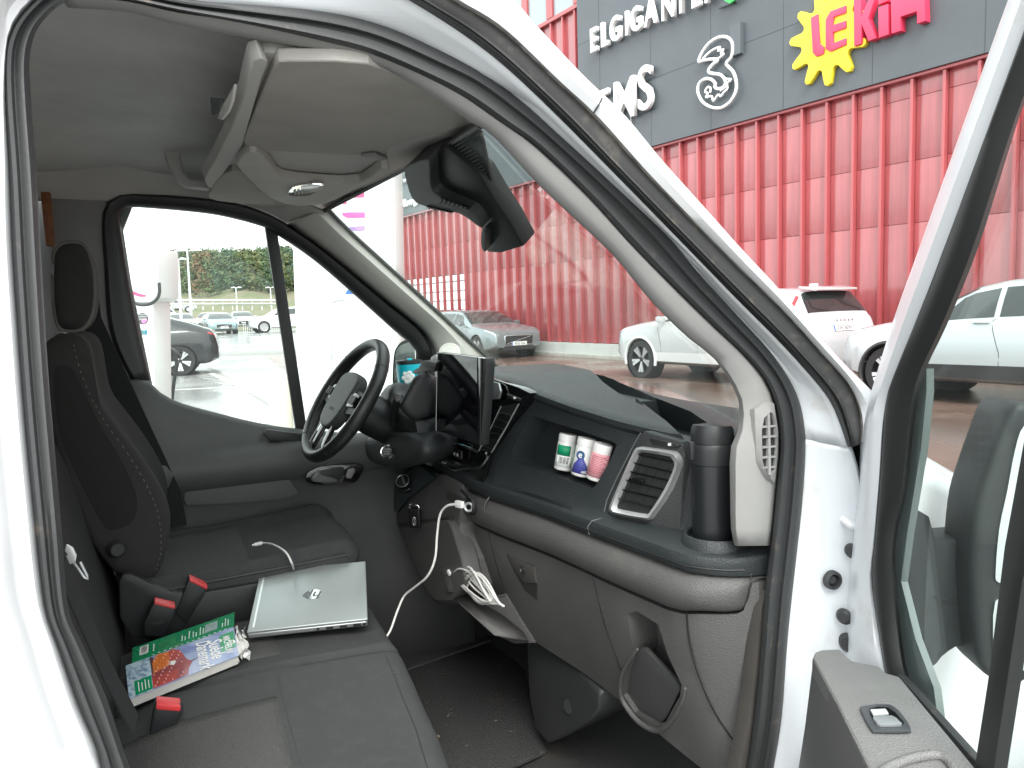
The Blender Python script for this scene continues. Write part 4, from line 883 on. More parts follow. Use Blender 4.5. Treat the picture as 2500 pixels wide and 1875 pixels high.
slab('bench_base', [V((-.08, 1.07, .60)), V((.34, 1.07, .60)), V((.30, 1.07, .28)), V((-.08, 1.07, .28))], (0, .82, 0), SH, van, .01)
lathe('recline_pivot', [(0, .012), (.014, .012), (.018, .006), (.02, 0)], SH, dback, 20, z_frame(aY(285, 1340, 1.935), (.2, -1, 0)))
# ================================================================== open passenger door
DH = V((1.079, .93, 0)); Dd = V((-.497, -.867, 0)); Dn = V((.867, -.497, 0))
def door(x, y, off=0.0): return aP(x, y, DH-Dn*off, Dn)
wl_ = [(2490,-45),(2427,127),(2330,395),(2256,600),(2192,776),(2145,925),(2113,1031),(2107,1109),(2099,1212),(2083,1326),(2070,1440),(2054,1558),(2046,1600),(2044,1700)]
wr_ = [(2560,-75),(2500,86),(2390,385),(2309,600),(2270,705),(2180,925),(2162,992),(2152,1148),(2148,1200),(2140,1320),(2132,1416),(2154,1566),(2166,1640),(2180,1700)]
br_ = [(2640,-110),(2500,217),(2440,400),(2378,600),(2300,795),(2248,905),(2225,1011),(2205,1188),(2184,1281),(2176,1383),(2193,1566),(2207,1644),(2230,1690)]
def dband(name, lines, offs, mt, parent, th=.01, n=50):
    return sheet(name, [[door(x, y, o) for x, y in rs(sm(L, 3), n)] for L, o in zip(lines, offs)], th, mt, parent, 50, off=0)
pdoor = dband('passenger_door', [wl_, mid(wl_, wr_, .15), mid(wl_, wr_, .5), mid(wl_, wr_, .85), wr_], [-.02, .016, .026, .020, .012], JAMB, van)
dband('frame_edge', [wl_, wl_], [-.02, -.06], WHITE, pdoor, .006)
dband('glass_run_seal', [wr_, mid(wr_, br_, .2), mid(wr_, br_, .55), mid(wr_, br_, .9), br_], [.010, .018, .014, .008, .0], RUBBER2, pdoor)
def edge_pts(L, n): return rs(sm(L, 3), n)
gp = [(2480,330),(2378,610),(2300,800),(2248,910),(2225,1011),(2205,1188),(2184,1281),(2176,1383),(2193,1566),(2207,1640),(2415,1870),(2500,1960),(2640,1500),(2760,400),(2760,-100),(2640,-60)]
slab('quarter_glass', [door(x, y, .001) for x, y in gp], Dn*.004, DGLASS, pdoor)
slab('belt_seal', [door(x, y, .004) for x, y in ((2192,1640),(2207,1640),(2300,1742),(2420,1872),(2500,1960),(2470,1960),(2386,1878),(2270,1742))], -Dn*.012, RUBBER, pdoor, .003)
slab('glass_divider', [door(x, y, .006) for x, y in ((2570,900),(2630,900),(2600,1150),(2535,1420),(2462,1875),(2445,1990),(2395,1990),(2412,1870),(2448,1645),(2488,1334))], -Dn*.016, RUBBER2, pdoor, .004)
sill = [(1983,1605),(1990,1590),(2004,1585),(2052,1583),(2066,1600),(2084,1613),(2148,1625),(2166,1642),(2197,1650),(2290,1760),(2386,1875),(2460,1965),(2250,1990),(2150,1930),(2110,1850),(2040,1710)]
sa, sb = aZ(1985, 1604, .925), aZ(2120, 1870, .925)
TRIMD = mat('door_sill_plastic', (.165, .164, .160), .5, bump=(380, .6, .0018, 'voronoi'), var=(12, (.19, .188, .183), .5, .8))
slab('sill_top', [aZ(x, y, .925) for x, y in sill], (0, 0, -.03), TRIMD, pdoor, .006, 3)
pn = (sb-sa).cross(V((0, 0, 1))).normalized()
ip = [aP(x, y, sa, pn) for x, y in ((1983,1608),(2040,1714),(2112,1856),(2180,1990),(2220,2100),(1915,2100),(1932,1990),(1947,1875),(1963,1770))]
if pn.dot(EYE-sa) < 0: pn = -pn
slab('inner_panel', ip, -pn*.05, mat('door_card_plastic', (.105, .105, .102), .55, bump=(600, .4, .0015, 'voronoi')), pdoor, .006)
sw = smooth_poly(hz(((2101,1731),(2110,1722),(2174,1719),(2207,1749),(2223,1776),(2215,1784),(2142,1784),(2126,1778)), .930), 2)
swb = slab('window_switch', sw, (0, 0, -.004), mat('switch_bezel', (.05, .055, .06), .3), pdoor, .0015)
slab('switch_well', smooth_poly(hz(((2122,1730),(2168,1727),(2198,1752),(2206,1768),(2150,1769),(2134,1760)), .9305), 2), (0, 0, -.002), GLOSSB, swb)
slab('switch_key', smooth_poly(hz(((2132,1748),(2178,1746),(2196,1760),(2200,1767),(2150,1768),(2138,1760)), .934), 2), (0, 0, -.004), mat('switch_key_grey', (.20, .215, .22), .35), swb, .001)
slab('switch_key', hz(((2124,1731),(2162,1729),(2170,1741),(2132,1744)), .933), (0, 0, -.003), mat('switch_key_pale', (.45, .47, .47), .25), swb, .001)  # second key, paler than the one beside it
tube('grab_rim', smooth_poly(hz(((2140,1900),(2166,1876),(2227,1852),(2288,1844),(2320,1862),(2335,1890)), .928), 4, False), .006, TRIMD, pdoor, 8)
# door mirror, outside the glass
mo = DH+Dd*.18+Dn*.32
def mir(x, y, o=0.0): return aP(x, y, mo+Dd*o, Dd)
mh = slab('door_mirror', smooth_poly([mir(x, y) for x, y in ((2500,982),(2466,1008),(2442,1068),(2412,1150),(2388,1230),(2376,1330),(2374,1420),(2380,1520),(2388,1600),(2406,1645),(2440,1668),(2500,1672),(2560,1600),(2590,1400),(2600,1200),(2570,1020))], 3), -Dd*.10, mat('mirror_housing'), pdoor, .025, 4)
MG = mat('mirror_silver', (.80, .83, .83), .02, metal=1.0)
slab('mirror_glass', smooth_poly([mir(x, y, .004) for x, y in ((2500,1040),(2478,1100),(2459,1200),(2440,1290),(2431,1395),(2438,1422),(2490,1434),(2545,1430),(2565,1300),(2560,1120),(2540,1050))], 3), -Dd*.004, MG, mh)
slab('wide_angle_glass', smooth_poly([mir(x, y, .004) for x, y in ((2430,1468),(2480,1464),(2540,1466),(2545,1560),(2520,1630),(2460,1636),(2438,1634),(2426,1590))], 3), -Dd*.004, MG, mh)
slab('mirror_arm', smooth_poly([mir(x, y, -.05) for x, y in ((2270,1260),(2284,1316),(2330,1318),(2395,1332),(2400,1480),(2390,1570),(2360,1580),(2335,1580),(2300,1605),(2278,1630),(2255,1600),(2262,1400))], 2), -Dd*.07, mat('mirror_housing'), pdoor, .012)
slab('arm_seam', [mir(x, y, -.047) for x, y in ((2282,1458),(2386,1479),(2386,1483),(2282,1463))], -Dd*.004, RUBBER2, pdoor)
slab('mirror_sail', [door(x, y, -.012) for x, y in ((2226,1000),(2262,900),(2262,960),(2248,1100),(2215,1300),(2200,1420),(2235,1560),(2280,1680),(2290,1760),(2207,1645),(2193,1566),(2176,1383),(2184,1281),(2205,1188))], Dn*.01, mat('sail_plastic', (.11, .13, .125), .5), pdoor)
# lining over the windscreen header, from the tray to the glass
ha = rs(sm([(1185,300),(1165,318),(1060,372),(946,428),(860,470),(800,505),(770,530)], 3), 24)
rows = [[aZ(x, y, 1.813) for x, y in ha]]
wt = []
for i in range(24):
    q = i/23*(len(ws_top)-1); k = min(int(q), len(ws_top)-2); wt.append(ws_top[k].lerp(ws_top[k+1], q-k))
for t in (.35, .7, 1.0): rows.append([a_.lerp(b_, t)+V((0, 0, .006*math.sin(math.pi*t))) for a_, b_ in zip(rows[0], wt)])
sheet('header_lining', rows, .006, LINER, van, 50, off=0)

# ================================================================== loose things in the cab
def set_world(o): o['_world'] = 1; return o
# vacuum flask
fl = thing('vacuum_flask', 'matt black insulated flask standing in the dashboard cup holder', 'flask', cup+V((-.003, .004, .0015)))
r = .0385; fl.scale = (1, 1, .96)
lathe('flask_body', [(0, 0), (r*.80, 0), (r*.88, .003), (r*.92, .02), (r*.985, .12), (r, .135), (r*1.0, .150)], mat('flask_black', (.012, .014, .015), .36, bump=(900, .15, .0006)), fl, 40)
lathe('flask_collar', [(r*1.0, .1508), (r*1.01, .153), (r*1.0, .178), (r*.985, .188), (r*.97, .189)], mat('flask_lid_plastic', (.020, .022, .023), .40), fl, 40)
bm = bmesh.new(); rows = []
for z, k, tl in ((.190, .975, 0), (.200, .985, 0), (.214, .96, .25), (.224, .88, .6), (.2265, .6, 1.0), (.227, .05, 1)):
    rows.append([V((r*k*math.cos(a), r*k*math.sin(a), z-tl*.012*(math.cos(a-.6)+1)*.5)) for a in [2*math.pi*i/36 for i in range(36)]])
grid_bm(rows, closed_v=True, bm=bm); bm_obj('flask_lid', bm, MATS['flask_lid_plastic'], fl, 45)
for k, nm in ((math.pi*.93, 'lid_latch'), (-.45, 'lid_hinge')):
    e = V((math.cos(k), math.sin(k), 0)); M_ = frame_from(e*(r*1.02)+V((0, 0, .185)), (-e.y, e.x, 0), e)
    lt = box(nm, (0, 0, 0), (.013, .010, .034 if nm == 'lid_latch' else .012), MATS['flask_lid_plastic'], fl, .002, Matrix.Translation(e*(r*1.03)+V((0, 0, .188 if nm == 'lid_hinge' else .176))) @ Matrix.Rotation(k-math.pi/2, 4, 'Z'))
# jars in the niche
def jar(bp_, tp_, off, rad, label, cols, kind):
    a = face(*bp_, off); b = face(*tp_, off+.004); ax = (b-a); L = ax.length
    o = thing('plastic_jar', label, 'jar', a, 0, 'white plastic jars in the dashboard niche')
    M_ = z_frame(V((0, 0, 0)), ax, (-.55, -.83, 0))
    o.matrix_basis = Matrix.Translation(a) @ M_
    lathe('jar_body', [(0, 0), (rad*.9, 0), (rad, .003), (rad, L*.76), (rad*.93, L*.80)], WPLAST, o, 32)
    lathe('jar_lid', [(rad*.95, L*.80), (rad*.99, L*.81), (rad*.99, L*.98), (rad*.95, L), (0, L)], mat('lid_white', (.84, .83, .81), .4), o, 32)
    def wrap(name, a0, a1, z0, z1, m_, rr=.0006, n=10):
        rows = [[V(((rad+rr)*math.cos(t), (rad+rr)*math.sin(t), z)) for t in [a0+(a1-a0)*i/n for i in range(n+1)]] for z in (z0, z1)]
        return sheet(name, rows, .0003, m_, o, 60, off=0)
    G = mat('jar_green', (.0, .28, .12), .5); LG = mat('jar_mint', (.45, .72, .58), .5); B = mat('jar_blue', (.06, .07, .30), .5); PK = mat('jar_pink', (.72, .33, .36), .5); BK = mat('print_black', (.03, .03, .03), .6)
    if kind == 0:
        wrap('mint_label', 1.0, 2.4, L*.06, L*.72, LG)
        wrap('green_panel', -1.0, .55, L*.42, L*.70, G, .0008); wrap('label_paper', -1.0, .9, L*.10, L*.41, mat('label_white', (.82, .84, .82), .6), .0007)
        for k in range(9): wrap('barcode_bar', -.55+k*.12, -.55+k*.12+(.07 if k % 3 else .04), L*.20, L*.38, BK, .0010, 2)
    elif kind == 1:
        rows = []
        for z, wd in ((L*.08, 1.0), (L*.3, .75), (L*.5, .22)): rows.append([V(((rad+.0007)*math.cos(t), (rad+.0007)*math.sin(t), z)) for t in [-.2-wd+(2*wd)*i/10 for i in range(11)]])
        sheet('blue_panel', rows, .0003, B, o, 60, off=0)
        an = -.35; e = V((math.cos(an), math.sin(an), 0))
        lathe('round_mark', [(0, .0010), (.0095, .0009), (.0098, 0)], mat('jar_darkblue', (.03, .09, .22), .5), o, 24, z_frame(e*(rad-.0008)+V((0, 0, L*.56)), e))
        text('mark_letter', 'e', .019, frame_from(e*(rad+.0009)+V((0, 0, L*.50)), (-e.y, e.x, 0), (0, 0, 1)), WPLAST, o, .0002, .0004, 'CENTER')
        text('count_text', 'x60', .009, frame_from(V((math.cos(.35), math.sin(.35), 0))*(rad+.0014)+V((0, 0, L*.11)), (-math.sin(.35), math.cos(.35), 0), (0, 0, 1)), WPLAST, o, .0002, .0001, 'CENTER')
    else:
        wrap('pink_label', -1.4, 1.25, L*.10, L*.76, PK)
        for k in range(11): wrap('print_line', -.9, .85-.25*((k*7) % 3), L*(.22+.045*k), L*(.235+.045*k), mat('print_maroon', (.35, .10, .12), .6), .0009, 6)
    return o
jar((1374,1146), (1388,1060), .028, .0205, 'white jar with green panel and barcode, leftmost in the dashboard niche', None, 0)
jar((1416,1160), (1434,1070), .020, .0205, 'white jar with blue label and round letter e, middle in the niche', None, 1)
jar((1452,1170), (1474,1084), .016, .0200, 'jar with pink label, rightmost in the dashboard niche', None, 2)
# car key
kb = cen(1020, 1275, -.020); ku = (cen(1022, 1222, -.016)-kb)
KM2 = frame_from(kb+V((-.012, -.012, 0)), (.80, -.60, 0), (-.05, 0, 1))
key = thing('car_key', 'black remote car key with chrome loop stuck in the console pocket', 'car key', kb)
key.matrix_basis = KM2
box('key_body', (0, .018, 0), (.036, .062, .013), mat('key_black', (.012, .012, .013), .3), key, .005, None, 3)
tube('key_loop', [V(p) for p in ((-.0145, .040, 0), (-.0145, .052, 0), (-.011, .0565, 0), (.011, .0565, 0), (.0145, .052, 0), (.0145, .040, 0))], .0032, CHROMEB, key, 8)
lg_ = Matrix.Translation((0, .010, .0064)) @ Matrix.Diagonal((.55, 1.25, 1, 1))
lathe('key_emblem', [(.0085, .0004), (.0095, .0009), (.0105, .0004)], CHROME, key, 28, lg_)
text('emblem_text', 'Ford', .0085, Matrix.Translation((.0028, .010, .0069)) @ Matrix.Rotation(math.pi/2, 4, 'Z'), CHROME, key, .0001, .0001, 'CENTER')
# charging cable from the socket to the seat
cp = [(1121,1231,.628),(1104,1232,.620),(1090,1236,.612),(1078,1249,.606),(1072,1266,.602),(1067,1307,.598),(1062,1364,.590),(1044,1406,.575),(1012,1434,.560),(987,1455,.545),(970,1492,.525),(953,1539,.500),(935,1563,.478),(915,1575,.46)]
cpath = smooth_poly([aX(x, y, X) for x, y, X in cp], 5, False)
uc = tube('charging_cable', cpath, .0030, CABLEM, None, 8); tag(uc, 'white charging cable hanging from the dash socket down to the bench', 'cable')
box('usb_plug', (0, 0, 0), (.026, .016, .010), WPLAST, uc, .002, frame_from(aX(1122, 1231, .630), (.3, -1, .05), (0, 0, 1)))
# short cable end on the driver's seat
c2 = smooth_poly([aZ(x, y, z) for x, y, z in ((717,1392,.835),(712,1374,.872),(697,1348,.892),(668,1330,.886),(645,1326,.876),(636,1327,.874))], 5, False)
u2 = tube('usb_c_cable', c2, .0026, CABLEM, None, 8); tag(u2, 'short white cable end with metal plug curling over the driver seat', 'cable')
a, b = aZ(640, 1326, .875), aZ(622, 1330, .874)
tube('plug_body', [a, b], .0048, WPLAST, u2, 10); tube('plug_tip', [b, b+(b-a)*.35], .003, CHROME, u2, 8)
# bundle of cable in the bin
cb = bmesh.new(); random.seed(3)
for k in range(9):
    o_ = k*5.2; pts = [(1085+o_*1.3, 1392+o_*.9), (1100+o_*1.5, 1380+o_*.5), (1125+o_*1.6, 1392+o_*.7), (1160+o_*1.4, 1432+o_*.8), (1185+o_*1.0, 1462+o_*.4), (1172+o_*.8, 1470), (1130+o_, 1432+o_*.9), (1096+o_*1.2, 1404+o_*.9)]
    tube_bm(smooth_poly([cen(x+random.uniform(-4, 4), y+random.uniform(-4, 4), -.000-.003*(k % 4)+random.uniform(-.004, .004)) for x, y in pts], 5, True), .0026, 7, cb, True)
tube_bm(smooth_poly([cen(x, y, -.012) for x, y in ((1142,1384),(1150,1388),(1165,1410),(1180,1440),(1196,1468))], 5, False), .0026, 7, cb)
cbo = bm_obj('coiled_cable', cb, CABLEM, None, 60); tag(cbo, 'white charging cable coiled up in the open dashboard bin', 'cable')
box('cable_plug', (0, 0, 0), (.016, .010, .008), WPLAST, cbo, .002, frame_from(cen(1097, 1398, -.014), (.2, -1, -.7), (0, 0, 1)))
# laptop
FL_, FR_, RR_, RL_ = aZ(588, 1541, .790), aZ(889, 1513, .790), aZ(900, 1368, .838), aZ(649, 1394, .838)
xa = ((FR_-FL_)+(RR_-RL_))*.5; ya = ((RL_-FL_)+(RR_-FR_))*.5; wd_, dp_ = xa.length, ya.length
xa.normalize(); ya = (ya-xa*ya.dot(xa)).normalized(); lc = (FL_+FR_+RR_+RL_)/4; za = xa.cross(ya)
lap = thing('laptop', 'closed silver laptop lying on the middle bench seat', 'laptop', lc)
LM = Matrix.Identity(4)
for i in range(3): LM[i][0], LM[i][1], LM[i][2], LM[i][3] = xa[i], ya[i], za[i], lc[i]
lap.matrix_basis = LM
SILV = mat('laptop_silver', (.40, .435, .43), .40, metal=.5, var=(12, (.38, .415, .41), .4, .7)); SILV2 = mat('laptop_side', (.42, .44, .44), .35, metal=.7)
box('lid', (0, 0, -.003), (wd_, dp_, .006), SILV, lap, .0022, None, 3)
bs = box('base', (0, 0, -.0135), (wd_*.995, dp_*.99, .013), SILV2, lap, .004, None, 3)
box('hinge_line', (-wd_*.455, 0, .0002), (.004, dp_*.90, .0006), mat('lid_stripe', (.72, .76, .75), .3, metal=.4), lap)
for x, w_, h_, m_ in ((.02, .006, .006, RUBBER2), (.045, .016, .0055, RUBBER2), (.075, .016, .0055, RUBBER2), (.105, .017, .007, RUBBER2), (.135, .010, .003, RUBBER2), (wd_*.47, .006, .006, RUBBER2)):
    box('port', (min(x, wd_*.47), -dp_*.4955, -.0135), (w_, .0012, h_), m_, lap, .0004)
lgm = Matrix.Translation((.005, -.005, .0003))
lathe('logo_disc', [(.0210, 0), (.0212, .0003), (0, .0003)], mat('logo_chrome', (.88, .90, .90), .10, metal=1.0), lap, 36, lgm)
text('logo_letters', 'hp', .044, lgm @ Matrix.Rotation(math.pi, 4, 'Z') @ Matrix.Translation((0, -.010, .0004)), mat('logo_dark', (.10, .11, .11), .3), lap, .0002, .0004, 'CENTER', shear=.25)
# guide book lying open, covers up
bz = .792
def bq(p0, p1, p2, p3):
    def f(u, v, dz=0.0): return (p0.lerp(p1, u)).lerp(p3.lerp(p2, u), v)+V((0, 0, dz))
    return f
fc = bq(aZ(315, 1707, bz-.004), aZ(583, 1600, bz), aZ(571, 1530, bz+.003), aZ(306, 1626, bz+.001))
bc = bq(aZ(322, 1618, bz-.004), aZ(571, 1531, bz-.002), aZ(573, 1494, bz-.012), aZ(324, 1582, bz-.014))
book = thing('guide_book', 'travel guide with red waterfront houses on its cover lying on the bench', 'book', fc(0, 0, -.04))
set_world(book)
def bslab(nm, f, quad, dz, th, m_, bev=0.0): return slab(nm, [f(u, v, dz) for u, v in quad], (0, 0, -th), m_, book, bev)
Q = ((0, 0), (1, 0), (1, 1), (0, 1))
PAPER = mat('page_edges', (.62, .60, .56), .8, bump=(300, .5, .001, 'wave', 'Z'))
def skymat():
    M_ = mat('cover_sky', (.16, .20, .45), .25, coat=.4, var=(14, (.55, .68, .78), .35, .75), var2=(7, (.30, .22, .48), .48, .68)); return M_
bslab('pages', fc, ((.004, .02), (.99, .02), (.99, .98), (.004, .98)), -.0012, .017, PAPER)
bslab('front_cover', fc, Q, 0, .001, skymat())
bslab('back_pages', bc, ((.01, .02), (.99, .02), (.99, .98), (.01, .98)), -.0012, .014, PAPER)
GRN = mat('cover_green', (.0, .30, .115), .25, coat=.4, var=(20, (.0, .26, .10), .4, .7)); WPR = mat('print_white', (.82, .82, .80), .5)
bslab('back_cover', bc, Q, 0, .001, GRN)
WAT = mat('cover_water', (.50, .62, .70), .25, coat=.4, bump=None, var=(90, (.16, .26, .38), .45, .62))
bslab('printed_water', fc, ((.001, .001), (.205, .001), (.205, .999), (.001, .999)), .0004, .0003, WAT)
bslab('printed_label', fc, ((.055, .02), (.20, .02), (.20, .42), (.055, .42)), .0008, .0003, GRN)
for k in range(4): bslab('printed_line', fc, ((.085+.028*k, .08), (.092+.028*k, .08), (.092+.028*k, .36-.05*(k % 2)), (.085+.028*k, .36-.05*(k % 2))), .0011, .0002, WPR)
RED1, RED2, ORG, PNK, DRK = mat('cover_red', (.50, .05, .035), .3, coat=.4), mat('cover_maroon', (.33, .04, .045), .3, coat=.4), mat('cover_orange', (.72, .17, .02), .3, coat=.4), mat('cover_pink', (.70, .28, .20), .3, coat=.4), mat('cover_dark', (.06, .035, .04), .4)
for q, m_ in ((((.205, .02), (.40, .02), (.42, .10), (.44, .30), (.205, .30)), RED1), (((.205, .30), (.44, .30), (.46, .40), (.43, .52), (.30, .52), (.205, .44)), RED2), (((.22, .45), (.34, .45), (.37, .62), (.37, .95), (.27, .99), (.22, .8)), ORG),
              (((.25, .40), (.36, .40), (.37, .62), (.26, .62)), PNK), (((.40, .02), (.515, .03), (.53, .20), (.57, .38), (.52, .50), (.50, .66), (.43, .52), (.44, .25)), RED2), (((.37, .60), (.43, .55), (.50, .66), (.47, .86), (.41, .99), (.37, .96)), RED1), (((.36, .35), (.42, .38), (.42, .60), (.37, .62)), WPR), (((.205, .5), (.22, .42), (.235, .95), (.205, .98)), DRK)):
    bslab('printed_house', fc, q, .0006, .0003, m_)
bslab('printed_spire', fc, ((.56, .36), (.64, .43), (.56, .41)), .0007, .0003, DRK)
random.seed(5)
for i in range(14):
    for j in range(11):
        u, v = .222+.019*i, .05+.082*j
        if u < .48 and random.random() < .8:
            bslab('printed_window', fc, ((u, v), (u+.006, v), (u+.006, v+.035), (u, v+.035)), .0010, .0002, DRK if (i*3+j) % 4 else WPR)
ux = (fc(1, .5)-fc(0, .5)).normalized(); vx = (fc(.5, 0)-fc(.5, 1)).normalized()
def btext(s_, u, v, size, f=fc, m_=WPR, bold=.0006, dz=.0012, nm='printed_text', sx=1.0):
    text(nm, s_, size, frame_from(f(u, v, dz), vx, ux), m_, book, .0002, bold, 'LEFT', sx=sx)
WL = (fc(.5, 1)-fc(.5, 0)).length
btext('Suède', .735, .80, WL*.26); btext('Danemark', .62, .90, WL*.26, sx=.82)
bslab('printed_badge', fc, ((.84, .30), (.99, .30), (.99, .86), (.86, .86), (.84, .80)), .0006, .0003, GRN)
btext('MICHELIN', .875, .78, WL*.13, bold=.0003); btext('guide', .93, .58, WL*.08, bold=0)
bslab('barcode_field', bc, ((.065, .30), (.145, .30), (.145, .85), (.065, .85)), .0006, .0003, WPR)
for k in range(8): bslab('barcode_bar', bc, ((.080, .36+.055*k), (.130, .36+.055*k), (.130, .36+.055*k+.02+.01*(k % 2)), (.080, .36+.055*k+.02+.01*(k % 2))), .0009, .0002, DRK)
bslab('printed_photo', bc, ((.69, .25), (.82, .25), (.82, .80), (.69, .80)), .0006, .0003, mat('cover_photo', (.20, .30, .34), .3, var=(120, (.45, .55, .50), .4, .6)))
bslab('printed_sketch', bc, ((.24, .25), (.40, .25), (.40, .70), (.24, .70)), .0005, .0003, mat('cover_sketch', (.02, .16, .06), .4, var=(160, (.01, .30, .11), .4, .6)))
for k, u in enumerate((.19, .46, .49, .53, .57, .60, .64, .67, .87, .90, .93)): bslab('printed_line', bc, ((u, .25), (u+.009, .25), (u+.009, .75-.12*(k % 3)), (u, .75-.12*(k % 3))), .0006, .0002, WPR)
for k in range(14): bslab('spine_dash', bc, ((.18+.055*k, .03), (.205+.055*k, .03), (.205+.055*k, .06), (.18+.055*k, .06)), .0006, .0002, WPR)
# crumpled paper sticking out of the book
bm = bmesh.new(); random.seed(11); g = []
for i in range(9):
    r_ = []
    for j in range(7):
        p = fc(.985+.11*i/8, .02+.95*j/6, -.002); p.z += random.uniform(-.010, .012)-.004*i/2; p += V((random.uniform(-.006, .006), random.uniform(-.006, .006), 0)); r_.append(p)
    g.append(r_)
grid_bm(g, bm=bm); pp = bm_obj('crumpled_paper', bm, mat('paper_white', (.82, .81, .78), .8), None, 15)
pp.modifiers.new('t', 'SOLIDIFY').thickness = .0006; tag(pp, 'crumpled white paper slip sticking out of the guide book', 'paper')
slip = slab('paper_slip', [fc(.99, .30, -.012), fc(1.11, .16, -.030), fc(1.135, .42, -.030), fc(1.0, .62, -.010)], (0, 0, -.0008), mat('paper_white'), None); tag(slip, 'flat white paper slip between the guide book and the laptop', 'paper')
# tumbler on the far end of the dash
tb = aY(1001, 966, 2.33)
tm = thing('travel_tumbler', 'turquoise tumbler with white flower and black lid beyond the steering wheel', 'tumbler', tb)
TQ = mat('turquoise', (.01, .48, .60), .3, coat=.3)
lathe('cup', [(0, 0), (.030, 0), (.033, .004), (.0395, .098), (.0395, .104)], TQ, tm, 36)
lathe('lid', [(.0405, .102), (.042, .104), (.042, .112), (.038, .1135), (0, .1125)], BLACKP, tm, 36)
box('sip_tab', (.0, -.012, .116), (.016, .010, .006), TQ, tm, .002)
fd = V((-.38, -.92, 0)).normalized()
for k in range(6):
    a = R_(60*k+10); c = fd*.0345+V((0, 0, .062)); sd_ = V((-fd.y, fd.x, 0))
    q = c+sd_*(.012*math.cos(a))+V((0, 0, .014*math.sin(a)))
    lathe('petal', [(0, .004), (.006, .0035), (.0085, 0)], WPLAST, tm, 16, z_frame(q+fd*.0025-fd*abs(math.cos(a))*.003, fd))
lathe('flower_centre', [(0, .005), (.006, .004), (.007, 0)], WPLAST, tm, 16, z_frame(fd*.0365+V((0, 0, .062)), fd))
# phone holder with spring clip beside the screen
ph_ = thing('phone_holder', 'black clip-on phone holder with silver carabiner beside the screen', 'holder', aX(1045, 895, .66)); set_world(ph_)
slab('holder_arm', smooth_poly([aX(*zD(*p), .655) for p in ((1275,520),(1340,480),(1360,430),(1400,418),(1500,430),(1510,470),(1490,530),(1420,520),(1300,555))], 2), (.02, .01, 0), BLACKP, ph_, .005)
slab('holder_back', smooth_poly([aX(*zD(*p), .672) for p in ((1450,420),(1470,370),(1500,360),(1525,380),(1520,480),(1480,490))], 2), (.012, 0, 0), mat('holder_silver', (.45, .46, .46), .3, metal=.5), ph_, .003)
tube('carabiner', smooth_poly([aX(*zD(*p), .655) for p in ((1415,530),(1400,600),(1385,680),(1395,700),(1380,750),(1350,775),(1310,765),(1290,735))], 4, False), .0040, CHROMEB, ph_, 8)
# papers on the overhead shelf
slab_p = slab('folded_paper', [aX(x, y, .135) for x, y in ((530,290),(545,255),(562,225),(572,205),(566,245),(556,272),(540,292))], (.004, 0, 0), mat('paper_white'), None); tag(slab_p, 'white folded paper poking out of the overhead shelf', 'paper')
s3 = slab('dark_leaflet', [aX(x, y, .14) for x, y in ((513,237),(542,240),(536,275),(517,280))], (.004, 0, 0), mat('leaflet', (.06, .08, .09), .5, var=(60, (.2, .22, .22), .5, .6)), None); tag(s3, 'dark printed leaflet on the overhead shelf above the windscreen', 'leaflet')

# ================================================================== ground, road, pavement
W0 = aZ(1450, 866, .1); WD = V((-.1251, .9921, 0)).normalized(); E1 = -WD; WN = V((.9921, .1251, 0)).normalized()
WROT = math.atan2(E1.y, E1.x)
def wall(x, y, off=0.0): return aP(x, y, W0-WN*off, WN)
def sz(x, y): p = wall(x, y); return ((p-W0).dot(E1), p.z)
def at(s, nd, z=0.0): return V((W0.x, W0.y, 0))+E1*s+WN*nd+V((0, 0, z))     # s along the wall, nd from the wall (negative = street side)
def flat(name, pts, z, mt, kind='structure', parent=None):
    o = raw(name, [V((p[0], p[1], z)) for p in pts], [tuple(range(len(pts)))], mt, parent, None)
    if kind: o['kind'] = kind
    return o
def wetmat(name, col, col2, rough, sc=3.0):
    M = mat(name, col, rough, bump=(60, .25, .01), var=(sc, col2, .4, .7), var2=(240, tuple(c*.6 for c in col), .5, .8))
    t = M.node_tree; b = t.nodes['Principled BSDF']; n = t.nodes.new('ShaderNodeTexNoise'); n.inputs['Scale'].default_value = .35; n.inputs['Detail'].default_value = 5
    tc = t.nodes.new('ShaderNodeTexCoord'); t.links.new(tc.outputs['Object'], n.inputs['Vector'])
    r = t.nodes.new('ShaderNodeMapRange'); r.inputs[1].default_value = .42; r.inputs[2].default_value = .60; r.inputs[3].default_value = .10; r.inputs[4].default_value = rough
    t.links.new(n.outputs[0], r.inputs[0]); t.links.new(r.outputs[0], b.inputs['Roughness'])
    return M
flat('ground', [(-900, -900), (900, -900), (900, 1500), (-900, 1500)], 0, wetmat('wet_asphalt', (.23, .23, .225), (.28, .28, .275), .35))
kx = [(aZ(1318, 861, .05)-W0).dot(WN), (aZ(1527, 879, .05)-W0).dot(WN)]; KN = sum(kx)/2
flat('road', [at(-16, KN)[:2], at(40, KN)[:2], at(40, -11.5)[:2], at(10, -10.6)[:2], at(4, -9.0)[:2], at(-16, -5.0)[:2]], .004, wetmat('reddish_asphalt', (.145, .088, .070), (.185, .115, .092), .40, 1.5))
pv = bm_obj('pavement', box_bm((0, 0, 0), (0, 0, 0)), mat('pavement_slabs', (.22, .185, .165), .5, var=(4, (.27, .23, .20), .4, .7)), None); pv['kind'] = 'structure'
bm = bmesh.new(); add_prism(bm, [at(-16, KN+.12, .10), at(40, KN+.12, .10), at(40, .02, .10), at(-16, .02, .10)], (0, 0, -.10)); bm.to_mesh(pv.data); bm.free()
